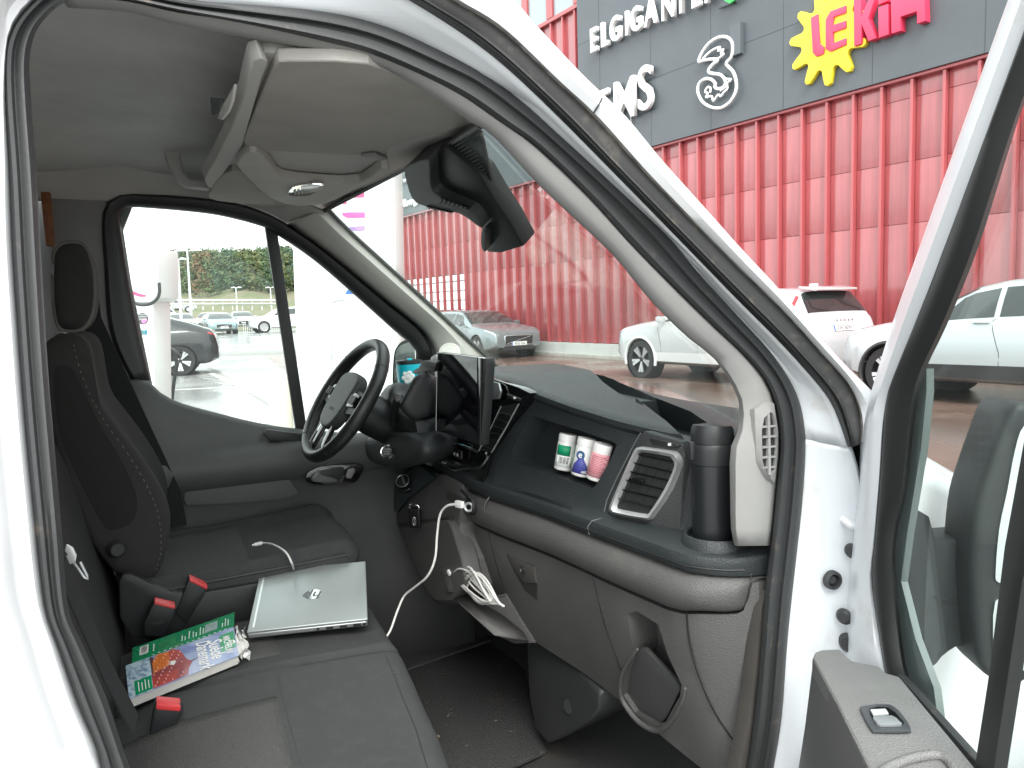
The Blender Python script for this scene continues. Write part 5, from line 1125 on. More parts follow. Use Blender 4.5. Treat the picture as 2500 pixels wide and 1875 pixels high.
kb_ = slab('kerb', [at(-16, KN-.02, .11), at(40, KN-.02, .11), at(40, KN+.118, .11), at(-16, KN+.118, .11)], (0, 0, -.11), mat('kerb_stone', (.42, .40, .36), .6, var=(6, (.30, .28, .25), .4, .7)), None, .01); kb_['kind'] = 'structure'
# ================================================================== the red building
bld = thing('retail_building', 'red ribbed metal shop building with dark grey sign fascia across the street', 'building', W0-V((0, 0, .1)), WROT)
def wl3(s, nd, z): return V((s, nd, z))                 # building-local: x along the wall, y into it
ZP = sz(1323, 834)[1]; ZF = 5.205
REDP = mat('red_cladding', (.395, .092, .097), .22, coat=1.0, var=(.9, (.355, .078, .083), .4, .7), var2=(14, (.43, .112, .115), .6, .8), bump=(26, .10, .01, 'wave', 'Z'))
REDR = mat('red_rib', (.375, .080, .086), .36, coat=.4)
def weather(M, amt=.10):
    """each sheet its own tone, plus rain streaks that run down the wall"""
    t = M.node_tree; b = t.nodes['Principled BSDF']; l = b.inputs['Base Color'].links[0]; src = l.from_socket
    oi = t.nodes.new('ShaderNodeObjectInfo'); ge = t.nodes.new('ShaderNodeNewGeometry'); mp = t.nodes.new('ShaderNodeVectorMath'); mp.operation = 'MULTIPLY'; mp.inputs[1].default_value = (6.0, 6.0, .35)
    n = t.nodes.new('ShaderNodeTexNoise'); n.inputs['Scale'].default_value = 1.6; n.inputs['Detail'].default_value = 7; n.inputs['Roughness'].default_value = .65
    t.links.new(ge.outputs['Position'], mp.inputs[0]); t.links.new(mp.outputs[0], n.inputs['Vector'])
    r = t.nodes.new('ShaderNodeMapRange'); r.inputs[1].default_value = .35; r.inputs[2].default_value = .70; r.inputs[3].default_value = 1.06; r.inputs[4].default_value = .80
    r2 = t.nodes.new('ShaderNodeMapRange'); r2.inputs[3].default_value = 1-amt; r2.inputs[4].default_value = 1+amt*.6
    t.links.new(n.outputs[0], r.inputs[0]); t.links.new(oi.outputs['Random'], r2.inputs[0])
    m1 = t.nodes.new('ShaderNodeMath'); m1.operation = 'MULTIPLY'; t.links.new(r.outputs[0], m1.inputs[0]); t.links.new(r2.outputs[0], m1.inputs[1])
    hs_ = t.nodes.new('ShaderNodeHueSaturation'); t.links.new(src, hs_.inputs['Color']); t.links.new(m1.outputs[0], hs_.inputs['Value']); t.links.new(hs_.outputs[0], b.inputs['Base Color'])
weather(REDP)
GREYF = mat('grey_fascia', (.082, .098, .108), .45, var=(.7, (.095, .112, .122), .4, .7))
S0, S1 = -12.9, 18.5
def bbox(name, s0, s1, d0, d1, z0, z1, mt, bev=0.0, parent=None): return box(name, ((s0+s1)/2, (d0+d1)/2, (z0+z1)/2), (s1-s0, d1-d0, z1-z0), mt, parent or bld, bev)
hs0, hz1 = sz(985, 683); hs1, _ = sz(1137, 690); hz0 = sz(1060, 757)[1]
DARKB = mat('building_core', (.34, .06, .065), .5)
bbox('wall_core', hs1, S1, .12, 6.0, .0, 12.5, DARKB)
bbox('wall_core', S0, hs1-.002, .12, .5, hz1, 12.5, DARKB); bbox('wall_core', S0, hs1-.002, .12, .5, 0, hz0, DARKB)
for k in range(3): bbox('gap_rail', S0, hs1, .30, .40, hz0+.3+.35*k, hz0+.36+.35*k, mat('pale_rail', (.55, .55, .52), .5))
bbox('plinth', S0, S1, -.06, .119, 0, ZP, mat('plinth_concrete', (.50, .51, .49), .7, var=(2, (.42, .43, .41), .4, .7)))
zj = [ZP+.02, sz(1830, 588)[1], sz(1830, 463)[1], sz(1830, 336)[1], ZF-.05]
SP = .553; k0 = int(math.ceil((S0-2.81)/SP)); k1 = int((S1-2.81)/SP)
rib_me = None; pan = {}
for k in range(k0, k1+1):
    s = 2.81+SP*k
    if rib_me is None:
        r0 = box('rib', (0, 0, 0), (.055, .120, ZF-.06-ZP), REDR, bld, .006); rib_me = r0.data; r0.location = (s, .035, (ZF-.06+ZP)/2)
    else:
        r = link('rib', rib_me, bld); r.location = (s, .035, (ZF-.06+ZP)/2)
    if k == k1: break
    for j in range(4):
        a, b = zj[j]+.003, zj[j+1]-.003
        if s < hs1-.1 and a < hz1 and b > hz0:
            if b-hz1 > .15: a = hz1+.02
            else: continue
        key_ = (round(a, 3), round(b, 3))
        if key_ not in pan:
            q = box('panel', (0, 0, 0), (SP-.062, .04, b-a), REDP, bld, .006); pan[key_] = q.data
        else: q = link('panel', pan[key_], bld)
        q.location = (s+SP/2, .095+.004*((k*7+j*3) % 3), (a+b)/2)
bbox('top_rail', S0, S1, -.05, .118, ZF-.055, ZF, REDR, .006)
ml, mz = sz(1419, 180)
bbox('fascia_board', ml, S1, -.10, .119, ZF+.002, 12.5, GREYF)
bbox('fascia_board', S0+.25, ml-.004, -.06, .119, ZF+.002, 7.30, GREYF)
JN = mat('fascia_joint', (.05, .06, .067), .5)
for k in range(9): bbox('fascia_seam', ml+1.9*k+.9, ml+1.9*k+.912, -.103, -.0995, ZF+.01, 12.4, JN)
for z in (6.75, 8.35): bbox('fascia_seam', ml, S1, -.103, -.0995, z, z+.012, JN)
for k in range(k0, 0):
    s = 2.81+SP*k
    if s < ml-.1:
        r = box('upper_rib', (0, 0, 0), (.055, .14, 2.05), REDR, bld, .006) if k == k0 else link('upper_rib', ur, bld)
        ur = r.data; r.location = (s, .03, 8.34)
bbox('upper_cladding', S0, ml-.004, .06, .119, 7.302, 9.36, REDP)
lz = sz(1330, 24)[1]
bbox('window_ledge', S0, ml-.004, -.06, .119, 9.37, 9.47, REDR)
PANE = mat('shop_window', (.30, .36, .37), .05, coat=.5)
for k in range(10):
    s1_ = ml-.25-1.25*k
    bbox('window', s1_-.95, s1_, .02, .118, 9.5, 11.6, PANE); bbox('window_post', s1_+.01, s1_+.29, -.04, .118, 9.5, 11.6, REDR)
# ------------------------------------------------------------------ signs on the building
SGW = mat('sign_white', (.84, .85, .84), .4); SGS = mat('sign_side', (.62, .64, .64), .45)
def wmat(p, roll=0): return frame_from(p, E1, (0, 0, 1))
def sign(name, label): 
    o = thing(name, label, 'sign', at(0, -.1)); o['_world'] = 1; return o
def sletter(par, ch, px, py0, py1, off=.22, ext=.05, bold=.03, sx=1.0, m_=SGW):
    p = wall(px, py0, off); q = wall(px, py1, off); cap = (q-p).length
    return text('letter', ch, cap/.70, wmat(p), m_, par, ext, bold, 'LEFT', sx=sx)
sg = sign('shop_sign', 'white raised capital letters ELGIGANTEN on the grey fascia')
lx = [(1443,129,73),(1469,116,58),(1491,105,47),(1528,87,30),(1541,81,24),(1577,66,6),(1617,52,-8),(1652,37,-24),(1690,21,-40),(1722,8,-54)]
for ch, (x, b, t) in zip('ELGIGANTEN', lx): sletter(sg, ch, x, b, t, bold=.020, sx=.74)
lf = slab('leaf_mark', [wall(x, y, .2) for x, y in ((1772,2),(1786,10),(1800,0),(1812,-14),(1790,-8))], -WN*.06, mat('leaf_green', (.05, .45, .10), .4), sg)
slab('sign_bracket', [wall(x, y, .13) for x, y in ((1757,18),(1800,4),(1800,8),(1757,22))], -WN*.04, JN, sg)
sg2 = sign('shop_sign', 'slim white raised letters EMS low on the fascia beside the pillar')
for ch, x, b, t, sx in (('E', 1455, 316, 226, .9), ('M', 1498, 299, 203, .85), ('S', 1558, 273, 167, .85)): sletter(sg2, ch, x, b, t, bold=.012, sx=sx)
for a, b in (((1478,312),(1600,262)), ((1478,240),(1600,185))):
    tube('mount_rail', [wall(*a, .15), wall(*b, .15)], .012, JN, sg2, 6)
tube('mount_stem', [wall(1540, 280, .15), wall(1542, 345, .15)], .015, SGS, sg2, 6)
sg3 = sign('logo_sign', 'white outlined figure three logo on the grey fascia')
def z3(x, y): return (1500+x*.452, y*.452)
def stroke(pts, r=.035, closed=False, off=.20): return tube('logo_stroke', smooth_poly([wall(*z3(*p), off) for p in pts], 4, closed), r, SGW, sg3, 8, closed)
stroke([(455,332),(470,290),(510,235),(560,203),(605,200),(634,225),(640,270),(630,310),(604,345),(640,385),(658,440),(655,495),(625,550),(575,583),(520,578),(475,548),(452,500),(456,455),(485,428),(520,428),(545,450),(543,470),(560,480),(590,470),(600,440),(575,405),(520,395),(508,380),(530,350),(560,325),(520,320),(478,328)], .034, True)
stroke([(478,318),(510,285),(545,262),(572,255),(560,275),(590,268),(575,290),(592,292),(570,310),(550,325),(520,360)], .024)
stroke([(515,395),(560,400),(600,425),(632,430),(610,450),(610,480),(590,500),(575,520),(560,512),(535,545),(525,520),(495,525),(505,505),(490,495),(505,470),(520,478),(518,500)], .024)
stroke([(572,490),(600,470),(612,440)], .02)
bbox('sign_bracket', *(lambda a: (a[0], a[0]+.28, -.2, -.102, a[1], a[1]+.62))(sz(1798, 142)), mat('bracket_grey', (.10, .12, .13), .5), 0, bld)
sg4 = sign('toy_shop_sign', 'yellow cogwheel sign with pink letters LEKIA on the fascia')
gc = wall(*z3(1150, 190), .20); GY = mat('sign_yellow', (.86, .74, .04), .4); PKS = mat('sign_pink', (.80, .055, .13), .4)
pts = []
for k in range(11):
    a0 = 2*math.pi*k/11+.15
    for da, rr in ((-.20, .60), (-.13, .72), (-.075, .835), (0, .87), (.075, .835), (.13, .72), (.20, .60), (.285, .575)):
        a = a0+da; pts.append(gc+E1*(rr*math.cos(a)*.98)+V((0, 0, rr*math.sin(a)*1.05)))
slab('cogwheel', pts, WN*.10, GY, sg4, .01)
def poly3(name, pts_, off=.235, th=.05, m_=PKS): return slab(name, [wall(*z3(*p), off) for p in pts_], WN*th, m_, sg4, .006)
poly3('letter', ((1060,95),(1098,75),(1108,235),(1130,255),(1128,290),(1090,305),(1070,285)))
poly3('letter', ((1140,105),(1165,60),(1250,28),(1250,68),(1185,90),(1178,135),(1250,110),(1250,150),(1180,175),(1182,232),(1250,205),(1250,240),(1165,278),(1140,265)))
poly3('letter', ((1292,-20),(1330,-34),(1332,90),(1375,-10),(1410,-22),(1370,100),(1412,205),(1372,222),(1334,130),(1332,235),(1294,250)), .26, .16)
poly3('letter', ((1425,40),(1478,20),(1480,185),(1427,205)), .26, .16); poly3('letter_dot', ((1425,-5),(1476,-25),(1476,5),(1425,25)), .26, .16)
poly3('letter', ((1492,-10),(1560,-50),(1640,-70),(1672,-60),(1678,112),(1635,128),(1633,60),(1545,90),(1546,165),(1496,182)), .26, .16)
sg5 = sign('distant_shop_sign', 'small white lettering Kungs seen through the windscreen on grey fascia')
for k, ch in enumerate('Kungs'): sletter(sg5, ch, 983+k*9.5, 507-k*3.0, 488-k*3.2, .10, .04, .008)
for k, ch in enumerate('Sw'): sletter(sg5, ch, 978+k*9, 449-k*3, 438-k*3, .10, .04, .006)
# ================================================================== charging station (seen through the driver's window)
CHW = mat('charger_white', (.82, .83, .83), .35, coat=.3); CBL = mat('black_hose', (.03, .032, .033), .5)
def post(o, D0, x0, x1, y0, y1): pass
def faceD(D):
    c = aD(600, 770, D); n_ = V((_F.x, _F.y, 0)).normalized(); return lambda x, y, o=0.0: aP(x, y, c-n_*o, n_)
ch = thing('charging_post', 'white charging post with hose loop, round sticker and flag sticker', 'charger', aZ(330, 1230, 0)); ch['_world'] = 1
g1 = faceD(4.6); back = V((_F.x, _F.y, 0)).normalized()
slab('head', [g1(x, y) for x, y in ((200,600),(383,607),(386,652),(386,728),(372,738),(200,742))], back*.30, CHW, ch, .015)
slab('pillar', [g1(x, y, -.03) for x, y in ((200,730),(374,730),(378,960),(384,1400),(200,1400))], back*.24, CHW, ch, .01)
slab('head_seam', [g1(x, y, .002) for x, y in ((296,606),(381,606),(381,607),(296,607))], back*.004, mat('seam_grey', (.35, .36, .36), .5), ch)
slab('swoosh', smooth_poly([g1(x, y, .002) for x, y in ((312,718),(322,710),(338,716),(360,722),(345,725),(330,721))], 2), back*.003, mat('swoosh_pink', (.75, .08, .22), .4), ch)
tube('hose_loop', smooth_poly([g1(x, y, .05) for x, y in ((300,728),(320,736),(345,744),(368,741),(384,728),(389,712),(388,690))], 4, False), .010, CBL, ch, 10)
c = g1(348, 778, -.028); ax = z_frame(c, -back)
lathe('round_sticker', [(0, .001), (.034, .001), (.0342, 0)], mat('sticker_dark', (.06, .06, .075), .4), ch, 32, ax)
for dx, dy, r in ((.006, -.016, .014), (.020, -.010, .009)): lathe('sticker_blob', [(0, .002), (r, .002), (r, 0)], mat('sticker_pink', (.80, .25, .55), .4), ch, 20, ax @ Matrix.Translation((-dx, dy, 0)) if False else z_frame(c+_R0*dx+V((0, 0, dy)), -back))
for k in range(4): slab('sticker_line', [g1(x, y, -.025) for x, y in ((338,768+k*4),(358,768+k*4),(358,769.2+k*4),(338,769.2+k*4))], back*.002, WPLAST, ch)
slab('flag_sticker', [g1(x, y, -.028) for x, y in ((341,806),(359,806),(359,817),(341,817))], back*.002, mat('flag_blue', (.02, .20, .33), .4), ch)
fcen = g1(350, 811.5, -.0265)
for k in range(12):
    a = 2*math.pi*k/12; lathe('flag_star', [(0, .001), (.0012, .001), (.0012, 0)], GY, ch, 6, z_frame(fcen+_R0*(.0075*math.cos(a))+V((0, 0, .0075*math.sin(a))), -back))
for k, (x0, dx) in enumerate(((404, 10), (425, 14))):
    cb2 = tube('charging_hose', smooth_poly([g1(x, y, -.5) for x, y in ((378,850),(392,846),(x0-2,858),(x0+6,890),(x0,930),(x0-6,985),(x0-10,1060))], 4, False), .012, CBL, ch, 10)
slab('hose_gun', smooth_poly([g1(x, y, -.52) for x, y in ((380,842),(412,848),(428,858),(440,872),(430,876),(415,866),(395,860),(380,856))], 2), back*.04, CBL, ch, .008)
ch2 = thing('charging_pylon', 'tall wide white charging pylon with pink and purple vertical lettering', 'charger', aZ(900, 1230, 0)); ch2['_world'] = 1
g2 = faceD(4.3)
slab('pylon_body', [g2(x, y) for x, y in ((700,250),(958,240),(972,700),(985,1400),(742,1400),(712,700))], back*.35, CHW, ch2, .02)
PK1, PK2, PK3 = mat('print_pink', (.75, .10, .28), .4), mat('print_magenta', (.68, .12, .38), .4), mat('print_purple', (.45, .28, .62), .4)
def pr(pts, m_, nm='printed_letter'): slab(nm, [g2(x, y, .002) for x, y in pts], back*.003, m_, ch2)
pr(((832,472),(889,470),(889,482),(846,483),(846,499),(834,497)), PK1); pr(((834,520),(850,518),(891,518),(891,532),(848,532),(838,527)), PK2); pr(((843,562),(858,553),(891,551),(891,561),(880,565),(862,563),(848,568)), PK3)
for k in range(15): pr(((812,760+k*12),(852+3*(k % 3),760+k*12),(852+3*(k % 3),762+k*12),(812,762+k*12)), mat('print_faint', (.70, .71, .72), .5), 'printed_line')
pr(((842,718),(848,708),(860,706),(868,712),(868,718)), mat('print_blue', (.06, .18, .50), .4), 'blue_mark')
tube('panel_outline', smooth_poly([g2(x, y, .003) for x, y in ((810,930),(808,760),(815,738),(835,732),(852,740),(856,752))], 3, False), .0018, mat('outline_grey', (.40, .41, .42), .5), ch2, 6)
bo_ = thing('bollard', 'cream protective bollard with small arrow prints outside the driver window', 'bollard', aZ(688, 1300, 0)+V((0, 0, 0)))
bo_.location = V((g1(684, 980).x, g1(684, 980).y, 0)); bt = g1(684, 918).z; br = .069
lathe('bollard_body', [(br, 0), (br, bt-.01), (br*.97, bt-.002), (br*.85, bt), (0, bt+.003)], mat('bollard_cream', (.74, .72, .60), .45), bo_, 32)
vd = V((-bo_.location.x, -bo_.location.y, 0)).normalized(); vs_ = V((-vd.y, vd.x, 0))
for dx, z0, z1 in ((-.012, .10, .20), (.006, .10, .20), (.03, .12, .18)):
    slab('arrow_print', [vd*(br+.001)+vs_*(dx-.003)+V((0, 0, bt-.45-z0)), vd*(br+.001)+vs_*(dx+.003)+V((0, 0, bt-.45-z0)), vd*(br+.001)+vs_*(dx+.003)+V((0, 0, bt-.45-z1+.05)), vd*(br+.001)+vs_*(dx-.003)+V((0, 0, bt-.45-z1+.05))], vd*.001, mat('print_black', (.03, .03, .03), .6), bo_)
# bay markings and drain on the forecourt
WLN = mat('road_paint', (.62, .62, .60), .55, var=(8, (.30, .30, .29), .55, .7))
def line(px, wd=.12):
    a, b = aZ(*px[0], .004), aZ(*px[1], .004); d = (b-a).normalized(); s = V((-d.y, d.x, 0))*wd/2
    o = raw('bay_marking', [a-s, a+s, b+s, b-s], [(0, 1, 2, 3)], WLN, None, None); o.location.z = .002; o['kind'] = 'structure'
for px in (((378,918),(500,905)), ((378,955),(560,945)), ((500,905),(660,975)), ((520,895),(700,985)), ((560,1010),(640,1035))): line(px, .15)
for k in range(9): line(((470+k*9, 915+k*3.2), (508+k*10, 912+k*3.4)), .10)
flat('drain_strip', [aZ(505, 898, 0)[:2], aZ(520, 897, 0)[:2], aZ(720, 1010, 0)[:2], aZ(690, 1010, 0)[:2]], .0045, mat('drain_metal', (.25, .24, .22), .5))
# ================================================================== far lot: bank, road on the bank, wooded hill, lamps, railing
def terr(px, D, z): pass
rows = [[V((aD(x, 770, D).x, aD(x, 770, D).y, z)) for x in (100, 300, 500, 700, 900)] for D, z in ((28, .003), (34, .05), (42, .22), (47, .30), (90, .30))]
cpk = sheet('car_park', rows, .01, MATS['wet_asphalt'], None, 60, off=-1); cpk['kind'] = 'structure'
hills = bmesh.new(); rows = []
for j in range(15):
    D = 66+j*16; r = []
    for i in range(25):
        x = 150+i*26; base = aD(x, 770, D); r.append(V((base.x, base.y, lerp_tab([(66,.3),(72,1.5),(80,2.0),(98,2.1),(114,5.0),(150,9.0),(210,15.0),(290,16.0)], D)+.5*math.sin(i*.9+j*1.7)*(j > 2))))
    rows.append(r)
grid_bm(rows, bm=hills); ho = bm_obj('hill', hills, mat('hill_ground', (.16, .14, .09), .9, var=(.25, (.10, .12, .05), .4, .65), var2=(2.2, (.24, .20, .13), .6, .75)), None, 60); ho['kind'] = 'structure'
random.seed(21); tb_ = bmesh.new(); cols = bpy.data.materials
LM_ = [mat('foliage_%s' % n_, c_, .8, var=(.8, tuple(v*.55 for v in c_), .35, .7)) for n_, c_ in (('green', (.095, .140, .055)), ('dark', (.060, .100, .050)), ('yellow', (.150, .160, .060)), ('rust', (.19, .115, .055)), ('pine', (.065, .115, .075)))]
def leafclump(bm, c, r, n, mi):
    for _ in range(n):
        d = V((random.gauss(0, 1), random.gauss(0, 1), random.gauss(0, 1))).normalized()*r*random.uniform(.5, 1.05); d.z *= 1.15
        p = c+d; u = d.cross(V((random.random(), random.random(), random.random()))).normalized(); v = d.cross(u).normalized(); s = r*random.uniform(.13, .27)
        f = bm.faces.new([bm.verts.new(p+u*s*a+v*s*b+d.normalized()*random.uniform(-.1, .1)*s) for a, b in ((-1, -.6), (.2, -1), (1, .3), (-.1, 1))]); f.material_index = mi
for i in range(900):
    x = random.uniform(300, 760); D = random.choice([random.uniform(112, 150), random.uniform(120, 215), random.uniform(150, 225)])
    p = aD(x, 770, D); zb_ = lerp_tab([(66,0),(98,2.1),(114,5.0),(150,9.0),(210,15.0),(290,16.0)], D); h = random.uniform(3.0, 5.2)*(.6 if D < 122 else 1)
    mi = random.choices([0, 1, 2, 3, 4], (6, 2, 2.5, .7, 2.6))[0]
    if 470 < x < 520 and D < 165: mi = random.choice([3, 2, 3, 0])
    c = V((p.x, p.y, zb_))
    for q in range(4): leafclump(tb_, c+V((random.uniform(-.9, .9), random.uniform(-.9, .9), h*(.25+.22*q))), h*(.34-.05*q), 26, mi)
wd2 = bm_obj('woodland', tb_, None, None, None)
for m_ in LM_: wd2.data.materials.append(m_)
tag(wd2, 'mixed green and autumn woodland covering the far hill', 'woodland', None, 'stuff')
GAL = mat('galvanised', (.62, .64, .64), .4, metal=.3)
gr = thing('guard_rail', 'pale steel guard rail along the raised road below the wood', 'guard rail', aD(540, 770, 74)); gr['_world'] = 1
for y in (733, 742): tube('rail', [aD(x, y, 74) for x in (395, 480, 560, 640, 700)], .10, GAL, gr, 6)
for x in range(400, 700, 24): tube('post', [aD(x, 731, 74.2), aD(x, 757, 74.2)], .06, GAL, gr, 6)
def lamp(px, top, base, D, arms, label):
    b = aD(px[1], base, D); t = aD(px[0], top, D); o = thing('street_lamp', label, 'street lamp', V((b.x, b.y, 0)), 0, 'lamp posts of the car park'); o['_world'] = 1
    tube('pole', [V((b.x, b.y, 0)), t], lambda k: .11-.05*k, GAL, o, 8)
    for s in arms:
        slab('lamp_head', [t+_R0*(s*a)+V((0, 0, z)) for a, z in ((0, .0), (.5, .16), (1.0, .1), (1.05, .0), (.5, .03))], back*.3, mat('lamp_grey', (.72, .74, .74), .4), o)
lamp((457, 467), 613, 778, 60, (-1, 1), 'tall pale lamp post with two arms in the far car park')
lamp((435, 441), 634, 778, 52, (-.4, .4), 'short pale lamp post left of the two-armed lamp')
lamp((576, 577), 703, 732, 95, (-.6, .6), 'tiny lamp post on the raised road before the wood')
lamp((660, 662), 703, 735, 95, (-.6, .6), 'tiny lamp post nearest the window divider on the raised road')
fn_ = thing('railing', 'low pale railing in front of the far parked cars', 'railing', aZ(630, 818, 0)); fn_['_world'] = 1
def rl(x, y): return aD(x, y, 56)
tube('top_rail', [rl(590, 788), rl(690, 788)], .04, GAL, fn_, 6); tube('bottom_rail', [rl(508, 812), rl(690, 814)], .03, GAL, fn_, 6)
for x in range(594, 692, 5): tube('bar', [rl(x, 789), rl(x+.5, 813)], .018, GAL, fn_, 4)

# ================================================================== cars
TYRE = mat('tyre', (.018, .018, .018), .8); ALLOY = mat('alloy', (.60, .61, .62), .28, metal=.8); ALLOYD = mat('alloy_dark', (.03, .03, .032), .3, metal=.5)
CGL = mat('car_glass', (.020, .026, .026), .04, coat=.5); LAMPW = mat('headlamp', (.62, .66, .68), .10, coat=.6); LAMPR = mat('tail_lamp', (.36, .012, .02), .15, coat=.5)
CPL = mat('cladding_plastic', (.03, .03, .031), .55)
def car(name, label, cat, front, heading, sp, paint, group=None, detail=2):
    """front = ground point under the middle of the front bumper; heading = unit vector the car points to"""
    L, W = sp['L'], sp['W']; hd = V(heading).normalized(); c0 = V((front.x, front.y, sp.get('z', 0.0)))-hd*L/2
    o = thing(name, label, cat, c0, math.atan2(hd.y, hd.x), group)
    prof, belt = sp['prof'], sp['belt']; zs = sp.get('sill', .24)
    def sec(u):
        zt = lerp_tab(prof, u); zb = min(lerp_tab(belt, u), zt-.03); X = L/2-u*L
        w = W/2
        if u < .12: w *= 1-.20*((.12-u)/.12)**2.2
        if u > .90: w *= 1-.12*((u-.90)/.10)**2.2
        g = max(0, min(1, (zt-zb)/.42)); wr = w*(.90-.19*g); z0 = zs+.10*max(0, (.06-u)/.06)+.12*max(0, (u-.94)/.06)
        dz = .012+.055*g
        return [V((X, 0, z0)), V((X, w*.86, z0)), V((X, w*.97, z0+.06)), V((X, w, z0+.38*(zb-z0))), V((X, w*.995, z0+.62*(zb-z0))), V((X, w*.975, zb-.05*(zb-z0))), V((X, w*.95, zb)),
                V((X, (w*.95+wr)/2+.016*g, (zb+zt-dz)/2)), V((X, wr, zt-dz)), V((X, wr*.90, zt-dz*.35)), V((X, wr*.55, zt-.004)), V((X, 0, zt))]
    us = sorted(set([i/40 for i in range(41)]+[.005, .012, .018, .035, .97, .985, .993]+[p[0] for p in prof]))
    rows = []
    for u in us:
        s = sec(u); rows.append(s+[V((p.x, -p.y, p.z)) for p in s[-2:0:-1]])
    bm, vs = grid_bm(rows, closed_v=True); bm.faces.new(vs[0]); bm.faces.new(vs[-1][::-1])
    body = bm_obj('body', bm, paint, o, 30)
    r = sp['r']; wx = [L/2-sp['fx']*L, L/2-sp['rx']*L]
    if detail > 0:
        cs = []
        bpy.context.view_layer.update(); MW = o.matrix_world.copy()
        for x in wx:
            for s in (-1, 1):
                cs.append(lathe_bm([(0, 0), (r+.045, 0), (r+.045, .34), (0, .34)], 28, MW @ z_frame(V((x, s*(W/2-.26), r)), (0, s, 0))))
        cut(body, cs)
    def surf_pt(u, t, side, off=.005):
        s = sec(u); i = int(t); q = s[i].lerp(s[min(i+1, 11)], t-i); q2 = V((q.x, q.y*side, q.z)); d = V((0, side, .25)) if t < 8 else V((0, side*.2, 1)); return q2+d.normalized()*off
    def patch(nm, f, nu, nt, m_, par=o):
        rows = [[f(i/nu, j/nt) for j in range(nt+1)] for i in range(nu+1)]
        bm, _ = grid_bm(rows); q = bm_obj(nm, bm, m_, par, 50); return q
    for side in (-1, 1):
        for (u0, u1, k0, k1) in sp['win']:
            patch('side_window', lambda a, b: surf_pt(u0+(u1-u0)*a+(k0*(1-a)+k1*a)*b, 6.12+1.70*b, side), 10, 3, CGL)
        for x, u in ((wx[0], sp['fx']), (wx[1], sp['rx'])):
            wh = bpy.data.objects.new('wheel', None); COL.objects.link(wh); wh.parent = o; wh.location = (x, side*(W/2-.115), r); wh.rotation_euler = (0, 0, 0 if side > 0 else math.pi)
            M_ = z_frame(V((0, 0, 0)), (0, 1, 0))
            n_ = 36 if detail > 1 else 18
            lathe('tyre', [(r*.70, -.10), (r*.93, -.11), (r, -.085), (r, .075), (r*.93, .105), (r*.72, .10), (r*.70, .085), (r*.70, -.10)], TYRE, wh, n_, M_)
            lathe('rim', [(r*.72, .098), (r*.69, .10), (r*.66, .07), (r*.64, .02), (0, .015)], ALLOYD if detail > 1 else ALLOY, wh, n_, M_)
            if detail > 1:
                for k in range(5):
                    for da in (-.16, .16):
                        a = 2*math.pi*k/5+.3; pA = M_ @ V((r*.12*math.cos(a), r*.12*math.sin(a), .075)); pB = M_ @ V((r*.70*math.cos(a+da), r*.70*math.sin(a+da), .095))
                        d = (pB-pA).normalized(); sdir_ = d.cross(V((0, 1, 0)))*.020
                        slab('spoke', [pA-sdir_*.7, pA+sdir_*.7, pB+sdir_*1.5, pB-sdir_*1.5], V((0, -.03, 0)), ALLOY, wh)
                lathe('hub_cap', [(0, .088), (r*.10, .088), (r*.13, .07)], ALLOYD, wh, 20, M_)
                lathe('brake_disc', [(0, .0), (r*.52, .0), (r*.52, -.02)], GAL, wh, 28, M_ @ Matrix.Translation((0, 0, .016)))
            lathe('wheel_well', [(0, -.16), (r+.043, -.16), (r+.043, .10), (r+.040, .10)], CPL, wh, n_, M_)
        if sp.get('clad'):
            for x in wx:
                tube('arch_trim', [V((x+(r+.058)*math.cos(a), side*(W/2-.012), r+(r+.058)*math.sin(a))) for a in [-.25+(math.pi+.5)*i/20 for i in range(21)]], .030, sp['clad'], o, 6)
        if detail > 0:
            um = sp['win'][0][0]+.015; q = surf_pt(um, 6.1, side, 0)
            mb = box('door_mirror', (0, 0, 0), (.11, .17, .12), sp.get('mirror', paint), o, .03, Matrix.Translation(q+V((.03, side*.11, .05))))
            for uh in sp.get('handles', ()): 
                q = surf_pt(uh, 5.1, side, .012); box('door_handle', (0, 0, 0), (.20, .03, .028), sp.get('handle_m', paint), o, .01, Matrix.Translation(q))
            for uh in sp.get('doors', ()):
                tube('door_gap', [surf_pt(uh+.012*math.sin(j), 2.1+3.9*j/6, side, .001) for j in range(7)], .004, RUBBER2, o, 4)
            patch('sill_cladding', lambda a, b: surf_pt(sp['fx']+.09+(sp['rx']-sp['fx']-.18)*a, 1.95+.75*b, side, .008), 8, 2, sp.get('clad') or CPL)
            hl = sp['hl']
            patch('headlamp', lambda a, b: surf_pt(hl[0]+(hl[1]-hl[0])*a, hl[2]+(hl[3]-hl[2])*b*(1-.5*a), side, .006), 8, 3, LAMPW)
            if 'tl' in sp:
                for tl in sp['tl']: patch('tail_lamp', lambda a, b: surf_pt(tl[0]+(tl[1]-tl[0])*a, tl[2]+(tl[3]-tl[2])*b, side, .008), 6, 6, LAMPR)
    def across(nm, u0, u1, tlow, m_):
        def f(a, b):
            u = u0+(u1-u0)*a; y = -1+2*b; s = sec(u); t = 11-(11-tlow)*abs(y); i = int(t); q = s[i].lerp(s[min(i+1, 11)], t-i); return V((q.x, math.copysign(q.y, y), q.z))+V((.003*(1 if u0 < .5 else -1), 0, .006))
        return patch(nm, f, 8, 12, m_)
    across('windscreen', *sp['ws'], CGL); across('rear_window', *sp['rw'], CGL)
